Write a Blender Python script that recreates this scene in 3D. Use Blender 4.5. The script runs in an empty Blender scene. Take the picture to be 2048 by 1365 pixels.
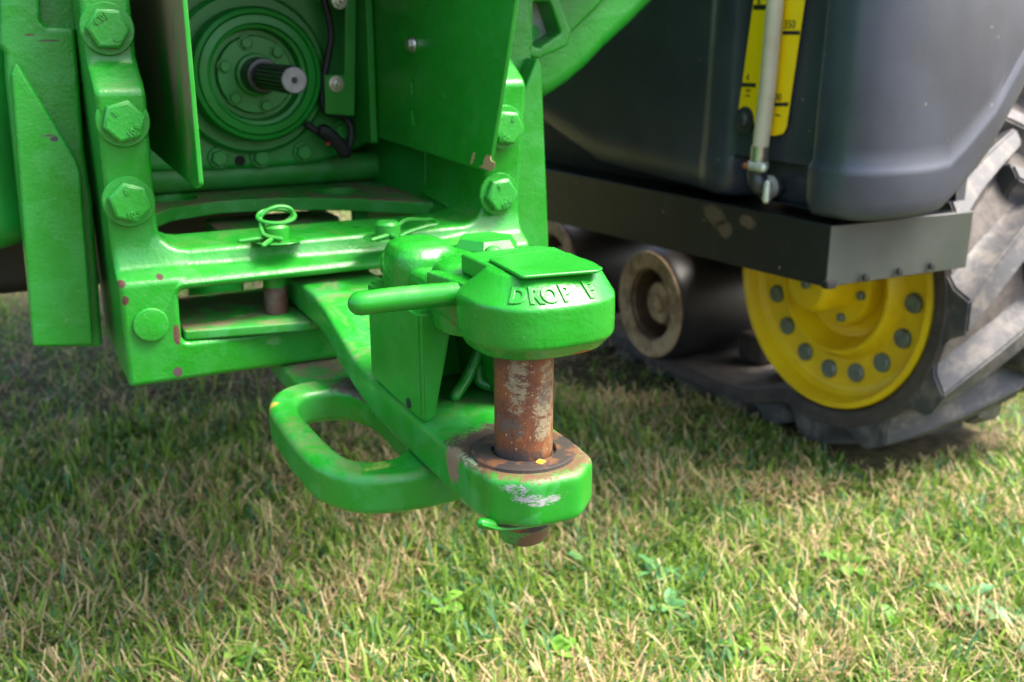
import bpy, bmesh, math, random
import numpy as np
from mathutils import Vector, Matrix

random.seed(7)
S = bpy.context.scene
COL = S.collection
PI = math.pi

# ------------------------------------------------------------------ camera, sky, sun, exposure
cd = bpy.data.cameras.new('camera')
cam = bpy.data.objects.new('camera', cd)
COL.objects.link(cam)
cd.sensor_width = 36.0
cd.lens = 2000 * 36.0 / 2048
cd.clip_start = 0.02
cd.clip_end = 2000
cam.location = (0, 0, 0.85)
cam.rotation_euler = (math.radians(90 - 17), 0, math.radians(-27))
cd.dof.use_dof = True
cd.dof.focus_distance = 0.80
cd.dof.aperture_fstop = 7.1
cd.dof.aperture_blades = 9
S.camera = cam

W = bpy.data.worlds.new('World')
S.world = W
W.use_nodes = True
SUN_EL, SUN_AZ = math.radians(57), math.radians(124)      # azimuth clockwise from +Y
wn = W.node_tree
sky = wn.nodes.new('ShaderNodeTexSky')
sky.sky_type = 'NISHITA'
sky.sun_disc = False
sky.sun_elevation = SUN_EL
sky.sun_rotation = SUN_AZ
sky.air_density = 1.0
sky.dust_density = 5.0
sky.ozone_density = 1.0
wn.links.new(sky.outputs[0], wn.nodes['Background'].inputs[0])
wn.nodes['Background'].inputs[1].default_value = 0.15

sl = bpy.data.lights.new('sun', 'SUN')
sl.energy = 2.2
sl.angle = math.radians(30)
sl.color = (1.0, 0.96, 0.88)
sun = bpy.data.objects.new('sun', sl)
COL.objects.link(sun)
sd = Vector((math.sin(SUN_AZ) * math.cos(SUN_EL), math.cos(SUN_AZ) * math.cos(SUN_EL), math.sin(SUN_EL)))
sun.rotation_euler = sd.to_track_quat('Z', 'Y').to_euler()
S.view_settings.view_transform = 'Standard'
S.view_settings.look = 'None'
S.view_settings.gamma = 1
S.view_settings.use_curve_mapping = False
S.view_settings.exposure = 2.13

# ------------------------------------------------------------------ material helpers
class NT:
    def __init__(s, name):
        s.m = bpy.data.materials.new(name)
        s.m.use_nodes = True
        s.t = s.m.node_tree
        s.b = s.t.nodes['Principled BSDF']
        s.pos = s.new('ShaderNodeNewGeometry')
    def new(s, k):
        return s.t.nodes.new(k)
    def link(s, a, b):
        s.t.links.new(a, b)
    def put(s, sock, v):
        if hasattr(v, 'is_linked'):
            s.link(v, sock)
        elif isinstance(v, (tuple, list)) and sock.type == 'RGBA' and len(v) == 3:
            sock.default_value = (*v, 1)
        else:
            sock.default_value = v
    def noise(s, scale, detail=3, rough=.55, vec=None, dist=0, stretch=None):
        n = s.new('ShaderNodeTexNoise')
        n.inputs['Scale'].default_value = scale
        n.inputs['Detail'].default_value = detail
        n.inputs['Roughness'].default_value = rough
        n.inputs['Distortion'].default_value = dist
        v = vec if vec is not None else s.pos.outputs['Position']
        if stretch:
            m = s.new('ShaderNodeVectorMath'); m.operation = 'MULTIPLY'
            s.link(v, m.inputs[0]); m.inputs[1].default_value = stretch
            v = m.outputs[0]
        s.link(v, n.inputs['Vector'])
        return n.outputs['Fac']
    def math(s, op, a, b=0.0, c=0.0):
        n = s.new('ShaderNodeMath'); n.operation = op
        s.put(n.inputs[0], a); s.put(n.inputs[1], b)
        s.put(n.inputs[2], c)
        return n.outputs[0]
    def step(s, v, lo, hi, a=0.0, b=1.0):
        n = s.new('ShaderNodeMapRange'); n.interpolation_type = 'SMOOTHSTEP'
        s.put(n.inputs['Value'], v)
        n.inputs['From Min'].default_value = lo; n.inputs['From Max'].default_value = hi
        n.inputs['To Min'].default_value = a; n.inputs['To Max'].default_value = b
        return n.outputs[0]
    def mix(s, f, a, b):
        n = s.new('ShaderNodeMix'); n.data_type = 'RGBA'
        s.put(n.inputs[0], f); s.put(n.inputs[6], a); s.put(n.inputs[7], b)
        return n.outputs[2]
    def mixf(s, f, a, b):
        n = s.new('ShaderNodeMix'); n.data_type = 'FLOAT'
        s.put(n.inputs[0], f); s.put(n.inputs[2], a); s.put(n.inputs[3], b)
        return n.outputs[0]
    def nz(s):
        x = s.new('ShaderNodeSeparateXYZ'); s.link(s.pos.outputs['Normal'], x.inputs[0])
        return x.outputs[2]
    def xyz(s):
        x = s.new('ShaderNodeSeparateXYZ'); s.link(s.pos.outputs['Position'], x.inputs[0])
        return x.outputs
    def spot(s, c, r, rag=.6, scale=60, soft=.12):
        """ragged stain round a point of the thing"""
        a = s.new('ShaderNodeVectorMath'); a.operation = 'SUBTRACT'
        s.link(s.pos.outputs['Position'], a.inputs[0]); a.inputs[1].default_value = c
        d = s.new('ShaderNodeVectorMath'); d.operation = 'DIVIDE'
        s.link(a.outputs[0], d.inputs[0]); d.inputs[1].default_value = r
        l = s.new('ShaderNodeVectorMath'); l.operation = 'LENGTH'
        s.link(d.outputs[0], l.inputs[0])
        n = s.noise(scale, 8, .72, dist=.3)
        f = s.noise(scale * 5.5, 5, .7)
        v = s.math('ADD', l.outputs['Value'], s.math('MULTIPLY', s.math('SUBTRACT', n, .5), rag * 2.4))
        v = s.math('ADD', v, s.math('MULTIPLY', s.math('SUBTRACT', f, .5), rag * 1.3))
        m = s.step(v, 1 - soft * 1.6, 1 + soft * 1.6, 1, 0)
        if rag > 1:
            g = s.noise(scale * 3.2, 6, .75, stretch=(.35, .35, 1.0))
            m = s.math('MULTIPLY', m, s.step(g, .40, .54))
        return m
    def bump(s, h, strength, dist=.001, prev=None):
        n = s.new('ShaderNodeBump')
        n.inputs['Strength'].default_value = strength
        n.inputs['Distance'].default_value = dist
        s.put(n.inputs['Height'], h)
        if prev is not None:
            s.link(prev, n.inputs['Normal'])
        return n.outputs[0]
    def done(s, col, rough, normal=None, spec=.5, metal=None, coat=0):
        s.put(s.b.inputs['Base Color'], col)
        s.put(s.b.inputs['Roughness'], rough)
        s.b.inputs['Specular IOR Level'].default_value = spec
        if metal is not None:
            s.put(s.b.inputs['Metallic'], metal)
        if normal is not None:
            s.link(normal, s.b.inputs['Normal'])
        if coat:
            s.b.inputs['Coat Weight'].default_value = coat
            s.b.inputs['Coat Roughness'].default_value = .12
        return s.m

GREEN = (.007, .180, .008)
GREEN2 = (.010, .208, .014)
RUST = (.048, .017, .009)
DUST = (.15, .105, .062)

def green_paint(name, cast=.25, dirt=.3, chips=.25, rough=.3, spots=(), scratch=.0, edge=0):
    n = NT(name)
    big = n.noise(9, 4)
    col = n.mix(n.step(big, .3, .7), GREEN, GREEN2)
    # faint dusty film over everything, heavier on faces that look up
    film = n.noise(26, 6, .65)
    up = n.step(n.nz(), .15, .95)
    f1 = n.math('MULTIPLY', n.step(film, .35, .75), .03 + dirt * .17)
    col = n.mix(f1, col, (.10, .25, .11))
    worn = n.noise(24, 5, .6, dist=.5)
    wm = n.math('MULTIPLY', n.step(worn, .50, .56), min(.65, dirt * 1.1))
    col = n.mix(wm, col, (.030, .235, .048))
    patch = n.noise(17, 6, .7, dist=.6)
    dm = n.math('MULTIPLY', n.step(patch, .53 - dirt * .14, .72 - dirt * .1), n.math('MULTIPLY', up, min(1, dirt * 1.25)))
    col = n.mix(dm, col, DUST)
    # paint chips
    cn = n.noise(70, 3, .6)
    ca = n.noise(8, 2)
    lo = .80 - chips * .14
    cm = n.math('MULTIPLY', n.step(cn, lo, lo + .03), n.step(ca, .48, .56))
    col = n.mix(cm, col, RUST)
    sp = n.noise(210, 2, .6)
    sm = n.math('MULTIPLY', n.step(sp, .70, .76), .5)
    col = n.mix(sm, col, (.17, .20, .10))
    r = n.mixf(n.step(film, .3, .75), rough, rough + .16)
    r = n.mixf(dm, r, .8)
    r = n.mixf(cm, r, .75)
    if scratch:
        sc = n.noise(30, 3, .7, stretch=(1, 1, 14))
        sk = n.math('MULTIPLY', n.step(sc, .68, .74), scratch)
        col = n.mix(sk, col, (.09, .33, .13))
    if edge:
        em = n.math('MULTIPLY', n.step(n.pos.outputs['Pointiness'], .515, .56), n.step(n.noise(75, 6, .7), .42, .60))
        col = n.mix(n.math('MULTIPLY', em, edge), col, (.085, .24, .075))
        r = n.mixf(em, r, .5)
    for (c, rad, colour, rag, scl) in spots:
        m = n.spot(c, rad, rag, scl)
        col = n.mix(m, col, colour)
        r = n.mixf(m, r, .7)
    h = n.noise(260, 3, .5)
    nb = n.bump(h, cast, .0012)
    h2 = n.noise(38, 2, .5)
    nb = n.bump(h2, cast * .55, .004, nb)
    nb = n.bump(cm, -.5, .0006, nb)
    return n.done(col, r, nb, .42)

M = {}
M['cast_green'] = green_paint('cast_green', .36, .22, .16, .26)
M['frame_green'] = green_paint('frame_green', .36, .22, .10, .26, spots=[
    ((.0985, 1.09, .601), (.0042, .03, .004), RUST, .75, 210), ((0.1376, 1.09, 0.6041), (.0036, .02, .003), RUST, .75, 210),
    ((0.1, 1.095, 0.5833), (.0034, .03, .005), RUST, .75, 210), ((0.1483, 1.09, 0.5384), (.004, .02, .012), (.07, .03, .02), .4, 120),
    ((0.1397, 1.1, 0.6409), (.0036, .02, .003), RUST, .75, 210), ((0.1456, 1.095, 0.4956), (.005, .02, .006), (.06, .04, .04), .5, 120),
    ((0.2533, 1.095, 0.5169), (.008, .02, .005), (.05, .22, .045), .9, 120)])
M['sheet_green'] = green_paint('sheet_green', .06, .12, .0, .30)
M['dirty_green'] = green_paint('dirty_green', .2, .95, .15, .45)
M['forged_green'] = green_paint('forged_green', .30, .10, .14, .16, scratch=.10, edge=.3, spots=[
    ((0.3654, 0.612, 0.625), (.009, .02, .0035), (.24, .07, .012), .5, 110), ((0.3051, 0.7, 0.6354), (.0028, .02, .011), (.12, .05, .014), 1.05, 120)])

def mat_guard():
    n = NT('dusty_guard_green')
    p = n.noise(12, 5, .65, stretch=(1, 1, .35))
    x = n.xyz()
    q = n.math('ADD', p, n.math('MULTIPLY', n.math('SUBTRACT', x[2], .78), 1.2))
    col = n.mix(n.step(q, .42, .62), GREEN, (.17, .145, .075))
    s = n.noise(26, 4, .7, stretch=(1, 1, .12))
    col = n.mix(n.math('MULTIPLY', n.step(s, .62, .68), .7), col, (.012, .014, .008))
    return n.done(col, .42, n.bump(n.noise(200), .08))
M['guard_green'] = mat_guard()

def mat_rust_pin():
    n = NT('rusty_steel')
    a = n.noise(38, 6, .7, dist=.4)
    col = n.mix(n.step(a, .35, .65), (.155, .050, .014), (.075, .026, .012))
    b = n.noise(24, 5, .7, stretch=(1, 1, .5))
    col = n.mix(n.step(b, .53, .60), col, (.19, .10, .042))
    c = n.noise(34, 6, .72, stretch=(1, 1, .45))
    x = n.xyz()
    pale = n.math('MAXIMUM', n.spot((0.3433, 0.622, 0.5751), (.010, .02, .020), 1.1, 75), n.math('MAXIMUM', n.spot((0.3236, 0.622, 0.6017), (.006, .02, .022), 1.2, 90), n.spot((0.3473, 0.622, 0.6066), (.007, .02, .010), 1.2, 90)))
    col = n.mix(n.math('MULTIPLY', pale, .9), col, (.20, .17, .10))
    grey = n.math('MAXIMUM', n.spot((0.3458, 0.622, 0.5909), (.007, .02, .010), 1.2, 90), n.spot((0.3161, 0.622, 0.5663), (.010, .02, .010), 1.2, 80))
    col = n.mix(n.math('MULTIPLY', grey, .85), col, (.070, .060, .048))
    d = n.noise(46, 5, .7)
    dark = n.math('MULTIPLY', n.step(d, .60, .66), .7)
    col = n.mix(dark, col, (.045, .038, .032))
    e = n.noise(240, 3, .7)
    col = n.mix(n.step(e, .62, .68), col, (.06, .02, .008))
    pk = n.noise(330, 2, .6)
    col = n.mix(n.math('MULTIPLY', n.step(pk, .66, .7), .8), col, (.33, .24, .12))
    ring = n.step(x[2], .540, .553, 1, 0)
    col = n.mix(n.math('MULTIPLY', ring, n.step(a, .38, .5)), col, (.03, .025, .022))
    nb = n.bump(e, .5, .0006)
    nb = n.bump(a, .35, .001, nb)
    return n.done(col, n.mixf(n.step(a, .3, .7), .5, .75), nb, .4)
M['rust'] = mat_rust_pin()

def mat_simple(name, col, rough, bump=.1, bscale=200, var=None, vscale=12, lo=.4, hi=.65, metal=None, spec=.5, stretch=None):
    n = NT(name)
    c = col
    if var is not None:
        c = n.mix(n.step(n.noise(vscale, 5, .65, stretch=stretch), lo, hi), col, var)
    return n.done(c, rough, n.bump(n.noise(bscale, 3), bump, .001), spec, metal)

M['grease'] = mat_simple('greasy_steel', (.035, .028, .025), .42, .3, 160, (.12, .055, .028), 55, .52, .62)
M['steel'] = mat_simple('bare_steel', (.30, .29, .28), .38, .1, 300, (.20, .19, .18), 60, metal=.75)
M['zinc'] = mat_simple('zinc_plated', (.55, .53, .47), .3, .05, 300, (.4, .36, .28), 90, metal=.85)
M['shaft_end'] = mat_simple('turned_steel_end', (.125, .122, .135), .5, .1, 500, (.09, .088, .095), 80)
M['shaft_dark'] = mat_simple('oily_black_steel', (.026, .025, .025), .35, .1)
M['wire'] = mat_simple('black_loom', (.010, .010, .011), .6, .6, 300)
M['plug_red'] = mat_simple('red_plastic', (.35, .01, .01), .4, .05)
M['hole'] = mat_simple('hole_shade_black', (.006, .007, .006), .8, .0)  # near-black stands in for the shade inside holes and notches
M['yellow'] = mat_simple('yellow_wheel_paint', (.84, .58, .004), .42, .12, 90, (.72, .47, .005), 7)
M['label_yellow'] = mat_simple('yellow_label', (.95, .64, .002), .35, .02)
M['black_print'] = mat_simple('black_print', (.015, .015, .015), .4, .02)
M['bolt_grey'] = mat_simple('grey_bolt', (.17, .21, .19), .45, .1, 300, (.12, .14, .12), 60, metal=.3)
M['tan'] = mat_simple('tan_plastic', (.44, .31, .18), .55, .2, 120, (.19, .12, .06), 22)
M['tan_dark'] = mat_simple('brown_tan_plastic', (.15, .085, .05), .6, .2, 120, (.09, .05, .03), 16)  # browner, darker tan for the recessed disc and cap
M['roller_rubber'] = mat_simple('roller_rubber', (.014, .014, .016), .45, .15, 80, (.022, .021, .022), 9)
M['rubber_dark'] = mat_simple('muddy_rubber', (.060, .046, .039), .8, .5, 120, (.035, .028, .025), 18)
M['rubber'] = mat_simple('dusty_track_rubber', (.090, .076, .065), .8, .7, 80, (.045, .038, .034), 22)
M['rubber_lug'] = mat_simple('worn_lug_rubber', (.042, .042, .045), .55, .8, 70, (.110, .096, .083), 24, .44, .66)
M['tube'] = mat_simple('milky_sight_tube', (.52, .46, .36), .22, .05, 100, (.44, .37, .27), 8)
M['clamp'] = mat_simple('pale_clamp_steel', (.62, .64, .55), .35, .1, 300, (.5, .5, .42), 60, metal=.4)
M['elbow'] = mat_simple('black_elbow_rubber', (.032, .034, .042), .3, .15, 100)
M['case_green'] = mat_simple('housing_green', (.010, .26, .028), .4, .2, 150, (.012, .20, .022), 6)  # even green for the case, housing and inner walls
M['grey_plate'] = mat_simple('galvanised_plate', (.36, .40, .38), .4, .1, 200, (.22, .26, .24), 20, metal=.3)

def mat_black(name, base, rough, specks, mud):
    n = NT(name)
    col = n.mix(n.step(n.noise(7, 4), .3, .7), base, tuple(v * 1.5 for v in base))
    film = n.noise(30, 6, .7, stretch=(1, 1, .4))
    col = n.mix(n.math('MULTIPLY', n.step(film, .5, .8), .18), col, (.08, .085, .10))
    v = n.new('ShaderNodeTexVoronoi'); v.inputs['Scale'].default_value = 34
    n.link(n.pos.outputs['Position'], v.inputs['Vector'])
    keep = n.step(n.noise(11, 2), .50, .54)
    sp = n.math('MULTIPLY', n.step(v.outputs['Distance'], .05, .10, 1, 0), keep)
    col = n.mix(n.math('MULTIPLY', sp, specks), col, (.30, .25, .18))
    r = rough
    for (c, rad) in mud:
        m = n.spot(c, rad, .9, 45)
        col = n.mix(m, col, (.10, .068, .044))
        r = n.mixf(m, r, .8)
    return n.done(col, r, n.bump(n.noise(170, 3), .10, .001))
M['tank'] = mat_black('black_tank_plastic', (.029, .033, .044), .31, .45, [])
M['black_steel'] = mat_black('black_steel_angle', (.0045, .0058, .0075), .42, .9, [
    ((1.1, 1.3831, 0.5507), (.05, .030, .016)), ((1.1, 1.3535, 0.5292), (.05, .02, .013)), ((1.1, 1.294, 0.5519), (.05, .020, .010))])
M['lit_steel'] = mat_simple('lit_angle_steel', (.042, .050, .045), .42, .1, 150, (.032, .040, .032), 9)  # lighter copy of the angle's steel for its lit rear face

# ------------------------------------------------------------------ mesh helpers
DG = bpy.context.evaluated_depsgraph_get

def smooth(me, ang=35):
    if len(me.polygons) == 0:
        return me
    me.shade_smooth()
    me.set_sharp_from_angle(angle=math.radians(ang))
    return me

def bm_mesh(bm, name, ang=35):
    bmesh.ops.recalc_face_normals(bm, faces=bm.faces[:])
    me = bpy.data.meshes.new(name)
    bm.to_mesh(me)
    bm.free()
    return smooth(me, ang)

def rnd(pts, r=.01, seg=5):
    """fillet the corners of a closed polygon; a third value on a point is its own radius"""
    out = []
    n = len(pts)
    for i in range(n):
        p = Vector(pts[i][:2]); a = Vector(pts[i - 1][:2]); b = Vector(pts[(i + 1) % n][:2])
        rr = pts[i][2] if len(pts[i]) > 2 else r
        da, db = (a - p), (b - p)
        la, lb = da.length, db.length
        if rr <= 0 or la < 1e-6 or lb < 1e-6:
            out.append(tuple(p)); continue
        da.normalize(); db.normalize()
        ang = da.angle(db)
        if ang > PI - .03:
            out.append(tuple(p)); continue
        t = min(rr / math.tan(ang / 2), la * .49, lb * .49)
        s, e = p + da * t, p + db * t
        for k in range(seg + 1):
            f = k / seg
            q = (1 - f) ** 2 * s + 2 * f * (1 - f) * p + f * f * e
            out.append(tuple(q))
    return out

def plate(outline, axis, a0, a1, bev=.003, holes=(), res=2, ang=35, cuts=(), shift=None):
    """solid plate: closed outline (plus holes) in the plane across 'axis', from a0 to a1, rounded edges"""
    cu = bpy.data.curves.new('profile', 'CURVE')
    cu.dimensions = '2D'
    cu.fill_mode = 'BOTH'
    d = abs(a1 - a0)
    bev = min(bev, d * .49)
    cu.extrude = d / 2 - bev
    cu.bevel_depth = bev
    cu.bevel_resolution = res
    cu.offset = -bev
    for loop in [outline] + list(holes):
        sp = cu.splines.new('POLY')
        sp.points.add(len(loop) - 1)
        for p, q in zip(sp.points, loop):
            p.co = (q[0], q[1], 0, 1)
        sp.use_cyclic_u = True
    ob = bpy.data.objects.new('profile', cu)
    COL.objects.link(ob)
    bpy.context.view_layer.update()
    me = bpy.data.meshes.new_from_object(ob.evaluated_get(DG()))
    bpy.data.objects.remove(ob)
    bpy.data.curves.remove(cu)
    bm = bmesh.new()
    bm.from_mesh(me)
    bpy.data.meshes.remove(me)
    mid = (a0 + a1) / 2
    for v in bm.verts:
        a, b, c = v.co
        v.co = {'X': (mid + c, a, b), 'Y': (a, mid + c, b), 'Z': (a, b, mid + c)}[axis]
    bmesh.ops.remove_doubles(bm, verts=bm.verts[:], dist=1e-5)
    for (no, at) in cuts:
        bmesh.ops.bisect_plane(bm, geom=bm.verts[:] + bm.edges[:] + bm.faces[:], plane_co=Vector(no) * at, plane_no=no)
    if shift:
        for v in bm.verts:
            v.co = shift(v.co)
    return bm

def boxm(x0, x1, y0, y1, z0, z1, bev=.004, seg=3, bm=None):
    own = bmesh.new()
    r = bmesh.ops.create_cube(own, size=1)
    for v in r['verts']:
        v.co = ((x0 + x1) / 2 + v.co.x * (x1 - x0), (y0 + y1) / 2 + v.co.y * (y1 - y0), (z0 + z1) / 2 + v.co.z * (z1 - z0))
    if bev:
        bmesh.ops.bevel(own, geom=own.edges[:], offset=bev, segments=seg, profile=.5, affect='EDGES')
    if bm is not None:
        add(bm, own); return bm
    return own

def add(bm, other, mat=None):
    me = bpy.data.meshes.new('tmp')
    other.to_mesh(me); other.free()
    if mat is not None:
        me.transform(mat)
    bm.from_mesh(me)
    bpy.data.meshes.remove(me)
    return bm

def lathe(profile, axis='Z', c=(0, 0, 0), seg=48, cap=True):
    """profile = [(radius, along axis)]"""
    bm = bmesh.new()
    rings = []
    for (r, a) in profile:
        ring = []
        if r < 1e-6:
            ring = [bm.verts.new((0, 0, a))]
        else:
            for k in range(seg):
                t = 2 * PI * k / seg
                ring.append(bm.verts.new((r * math.cos(t), r * math.sin(t), a)))
        rings.append(ring)
    for A, B in zip(rings, rings[1:]):
        if len(A) == 1 and len(B) == 1:
            continue
        for k in range(seg):
            j = (k + 1) % seg
            if len(A) == 1:
                bm.faces.new((A[0], B[j], B[k]))
            elif len(B) == 1:
                bm.faces.new((A[k], A[j], B[0]))
            else:
                bm.faces.new((A[k], A[j], B[j], B[k]))
    if cap:
        for R in (rings[0], rings[-1]):
            if len(R) > 2:
                bm.faces.new(R)
    R = {'Z': Matrix(), 'X': Matrix(((0, 0, 1, 0), (1, 0, 0, 0), (0, 1, 0, 0), (0, 0, 0, 1))),
         'Y': Matrix(((1, 0, 0, 0), (0, 0, 1, 0), (0, -1, 0, 0), (0, 0, 0, 1)))}[axis]
    bm.transform(Matrix.Translation(c) @ R)
    return bm

def catmull(pts, n=6):
    P = [Vector(p) for p in pts]
    P = [P[0] * 2 - P[1]] + P + [P[-1] * 2 - P[-2]]
    out = []
    for i in range(1, len(P) - 2):
        for k in range(n):
            t = k / n
            a, b, c, d = P[i - 1:i + 3]
            out.append(.5 * ((2 * b) + (c - a) * t + (2 * a - 5 * b + 4 * c - d) * t * t + (3 * b - a - 3 * c + d) * t ** 3))
    out.append(P[-2])
    return out

def tube(pts, r, seg=12, sm=6, round_ends=True):
    P = catmull(pts, sm) if sm > 1 else [Vector(p) for p in pts]
    R = [r] * len(P)
    if round_ends:
        d0 = (P[0] - P[1]).normalized(); d1 = (P[-1] - P[-2]).normalized()
        P = [P[0] + d0 * r * f for f in (.98, .85, .5)] + P + [P[-1] + d1 * r * f for f in (.5, .85, .98)]
        e = [.2 * r, .53 * r, .87 * r]
        R = e + R + e[::-1]
    bm = bmesh.new()
    ref = None
    rings = []
    for i, p in enumerate(P):
        t = (P[min(i + 1, len(P) - 1)] - P[max(i - 1, 0)]).normalized()
        if ref is None:
            ref = t.orthogonal().normalized()
        ref = (ref - t * ref.dot(t)).normalized()
        b = t.cross(ref)
        rings.append([bm.verts.new(p + (ref * math.cos(2 * PI * k / seg) + b * math.sin(2 * PI * k / seg)) * R[i]) for k in range(seg)])
    for A, B in zip(rings, rings[1:]):
        for k in range(seg):
            j = (k + 1) % seg
            bm.faces.new((A[k], A[j], B[j], B[k]))
    bm.faces.new(rings[0]); bm.faces.new(rings[-1])
    return bm

def hexhead(r_hex, h, r_flange, hf, axis='Y', sgn=-1):
    """flanged hex bolt head on the origin, standing out along sgn * axis"""
    bm = lathe([(r_flange, 0), (r_flange, hf * .6), (r_flange * .96, hf), (r_flange * .5, hf * 1.02)], 'Z', seg=32)
    hx = [(r_hex * math.cos(PI / 3 * k + .3), r_hex * math.sin(PI / 3 * k + .3)) for k in range(6)]
    own = bmesh.new()
    lo = [own.verts.new((x, y, hf * .9)) for x, y in hx]
    mi = [own.verts.new((x, y, h * .86)) for x, y in hx]
    to = [own.verts.new((x * .88, y * .88, h)) for x, y in hx]
    for A, B in ((lo, mi), (mi, to)):
        for k in range(6):
            j = (k + 1) % 6
            own.faces.new((A[k], A[j], B[j], B[k]))
    own.faces.new(to)
    bmesh.ops.bevel(own, geom=[e for e in own.edges if all(v in to or v in mi for v in e.verts)], offset=h * .05, segments=2, affect='EDGES')
    add(bm, own)
    if axis == 'Y':
        bm.transform(Matrix.Rotation(PI / 2, 4, 'X') if sgn < 0 else Matrix.Rotation(-PI / 2, 4, 'X'))
    elif axis == 'X':
        bm.transform(Matrix.Rotation(-PI / 2 if sgn < 0 else PI / 2, 4, 'Y'))
    return bm

def text_bm(s, size, depth, mat, bold=0):
    cu = bpy.data.curves.new('text', 'FONT')
    cu.body = s; cu.size = size; cu.extrude = depth / 2; cu.bevel_depth = depth * .2; cu.offset = bold; cu.resolution_u = 3
    cu.align_x = 'CENTER'; cu.align_y = 'CENTER'
    ob = bpy.data.objects.new('text', cu); COL.objects.link(ob)
    bpy.context.view_layer.update()
    me = bpy.data.meshes.new_from_object(ob.evaluated_get(DG()))
    bpy.data.objects.remove(ob); bpy.data.curves.remove(cu)
    bm = bmesh.new(); bm.from_mesh(me); bpy.data.meshes.remove(me)
    bm.transform(mat)
    return bm

def fuse(bm, voxel=.002, it=6, name='fused'):
    """weld overlapping solids into one forged-looking body"""
    bmesh.ops.recalc_face_normals(bm, faces=bm.faces[:])
    me = bpy.data.meshes.new(name); bm.to_mesh(me); bm.free()
    ob = bpy.data.objects.new(name, me); COL.objects.link(ob)
    r = ob.modifiers.new('r', 'REMESH'); r.mode = 'VOXEL'; r.voxel_size = voxel
    s = ob.modifiers.new('s', 'SMOOTH'); s.factor = .5; s.iterations = it
    bpy.context.view_layer.update()
    out = bpy.data.meshes.new_from_object(ob.evaluated_get(DG()))
    bpy.data.objects.remove(ob)
    out.shade_smooth()
    return out

def link(o, parent):
    COL.objects.link(o)
    if parent is not None:
        o.parent = parent
        o.matrix_parent_inverse = Matrix.Translation(-WORLD.get(parent.name, Vector((0, 0, 0))))
        WORLD[o.name] = WORLD_OF(o)
    return o

WORLD = {}
def WORLD_OF(o):
    return Vector(o.location)

def part(name, geo, mat, parent=None, loc=None, ang=35, label=None):
    me = geo if isinstance(geo, bpy.types.Mesh) else bm_mesh(geo, name, ang)
    if not me.materials:
        me.materials.append(M[mat] if isinstance(mat, str) else mat)
    o = bpy.data.objects.new(name, me)
    if 60 < len(me.polygons) < 6000 and not name.startswith(('bolt', 'wheel_bolt', 'nut')):
        wnm = o.modifiers.new('weighted', 'WEIGHTED_NORMAL'); wnm.keep_sharp = True; wnm.weight = 90
    if loc is not None:
        o.location = loc
    link(o, parent)
    if label:
        o['label'] = label
    return o

def thing(name, loc, label, cat, group=None):
    o = bpy.data.objects.new(name, None)
    o.location = loc
    o.empty_display_size = .05
    COL.objects.link(o)
    WORLD[o.name] = Vector(loc)
    o['label'] = label; o['category'] = cat
    if group:
        o['group'] = group
    return o

# ------------------------------------------------------------------ ground
def lawn_soil():
    n = NT('lawn_soil')
    a = n.noise(30, 6, .7); b = n.noise(3, 4)
    col = n.mix(n.step(a, .35, .65), (.045, .032, .018), (.13, .095, .05))
    col = n.mix(n.math('MULTIPLY', n.step(b, .4, .65), .6), col, (.05, .075, .018))
    return n.done(col, .95, n.bump(a, .8, .01), .2)
bm = bmesh.new()
bmesh.ops.create_grid(bm, x_segments=40, y_segments=40, size=300)
ground = part('ground', bm, lawn_soil(), None)
ground['kind'] = 'structure'

# ------------------------------------------------------------------ tractor
tractor = thing('tractor', (.338, 1.3, 0), 'big green tractor on black rubber tracks, seen from behind at its hitch', 'tractor')
XC = .338

def yf(z):
    k = [(.40, 1.100), (.48, 1.098), (.600, 1.088), (.612, 1.112), (.64, 1.122), (.70, 1.115), (.795, 1.100), (.826, 1.148), (.90, 1.146), (1.1, 1.146)]
    for (a, u), (b, v) in zip(k, k[1:]):
        if z <= b:
            f = max(0, (z - a) / (b - a)); return u + (v - u) * f
    return 1.146

xl, xi, zt = .0945, .1435, 1.02
ix = lambda x: 2 * XC - x
outer = rnd([(xl, zt), (xl, .484), (ix(xl), .484), (ix(xl), zt), (ix(xi), zt), (ix(xi), .628, .03), (xi, .628, .03), (xi, zt)], .006)
slot = rnd([(.1535, .588), (ix(.1535), .588), (ix(.1535), .528), (.1535, .528)], .009)
FD = .20
def fshift(co):
    z = co.z
    x = co.x
    if .596 < z < .66 and .15 < x < .52:
        ramp = (x - .15) * .05 if x < .40 else .0125 * (1 - (x - .40) / .12)
        co.z -= ramp * min(1, (z - .596) / .025)
    if co.y < 1.2:
        co.y += yf(z) - 1.1
    else:
        co.y = (1.216 if (.150 < co.x < ix(.150) and co.z < .70) else 1.34) + (co.y - 1.3)
    return co
frame = part('hitch_frame', plate(outer, 'Y', 1.1, 1.3, .006, [slot], 3, cuts=[((0, 0, 1), z) for z in (.596, .603, .610, .616, .64, .70, .79, .80, .82, .83)], shift=fshift), 'frame_green', tractor, ang=50)

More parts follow.
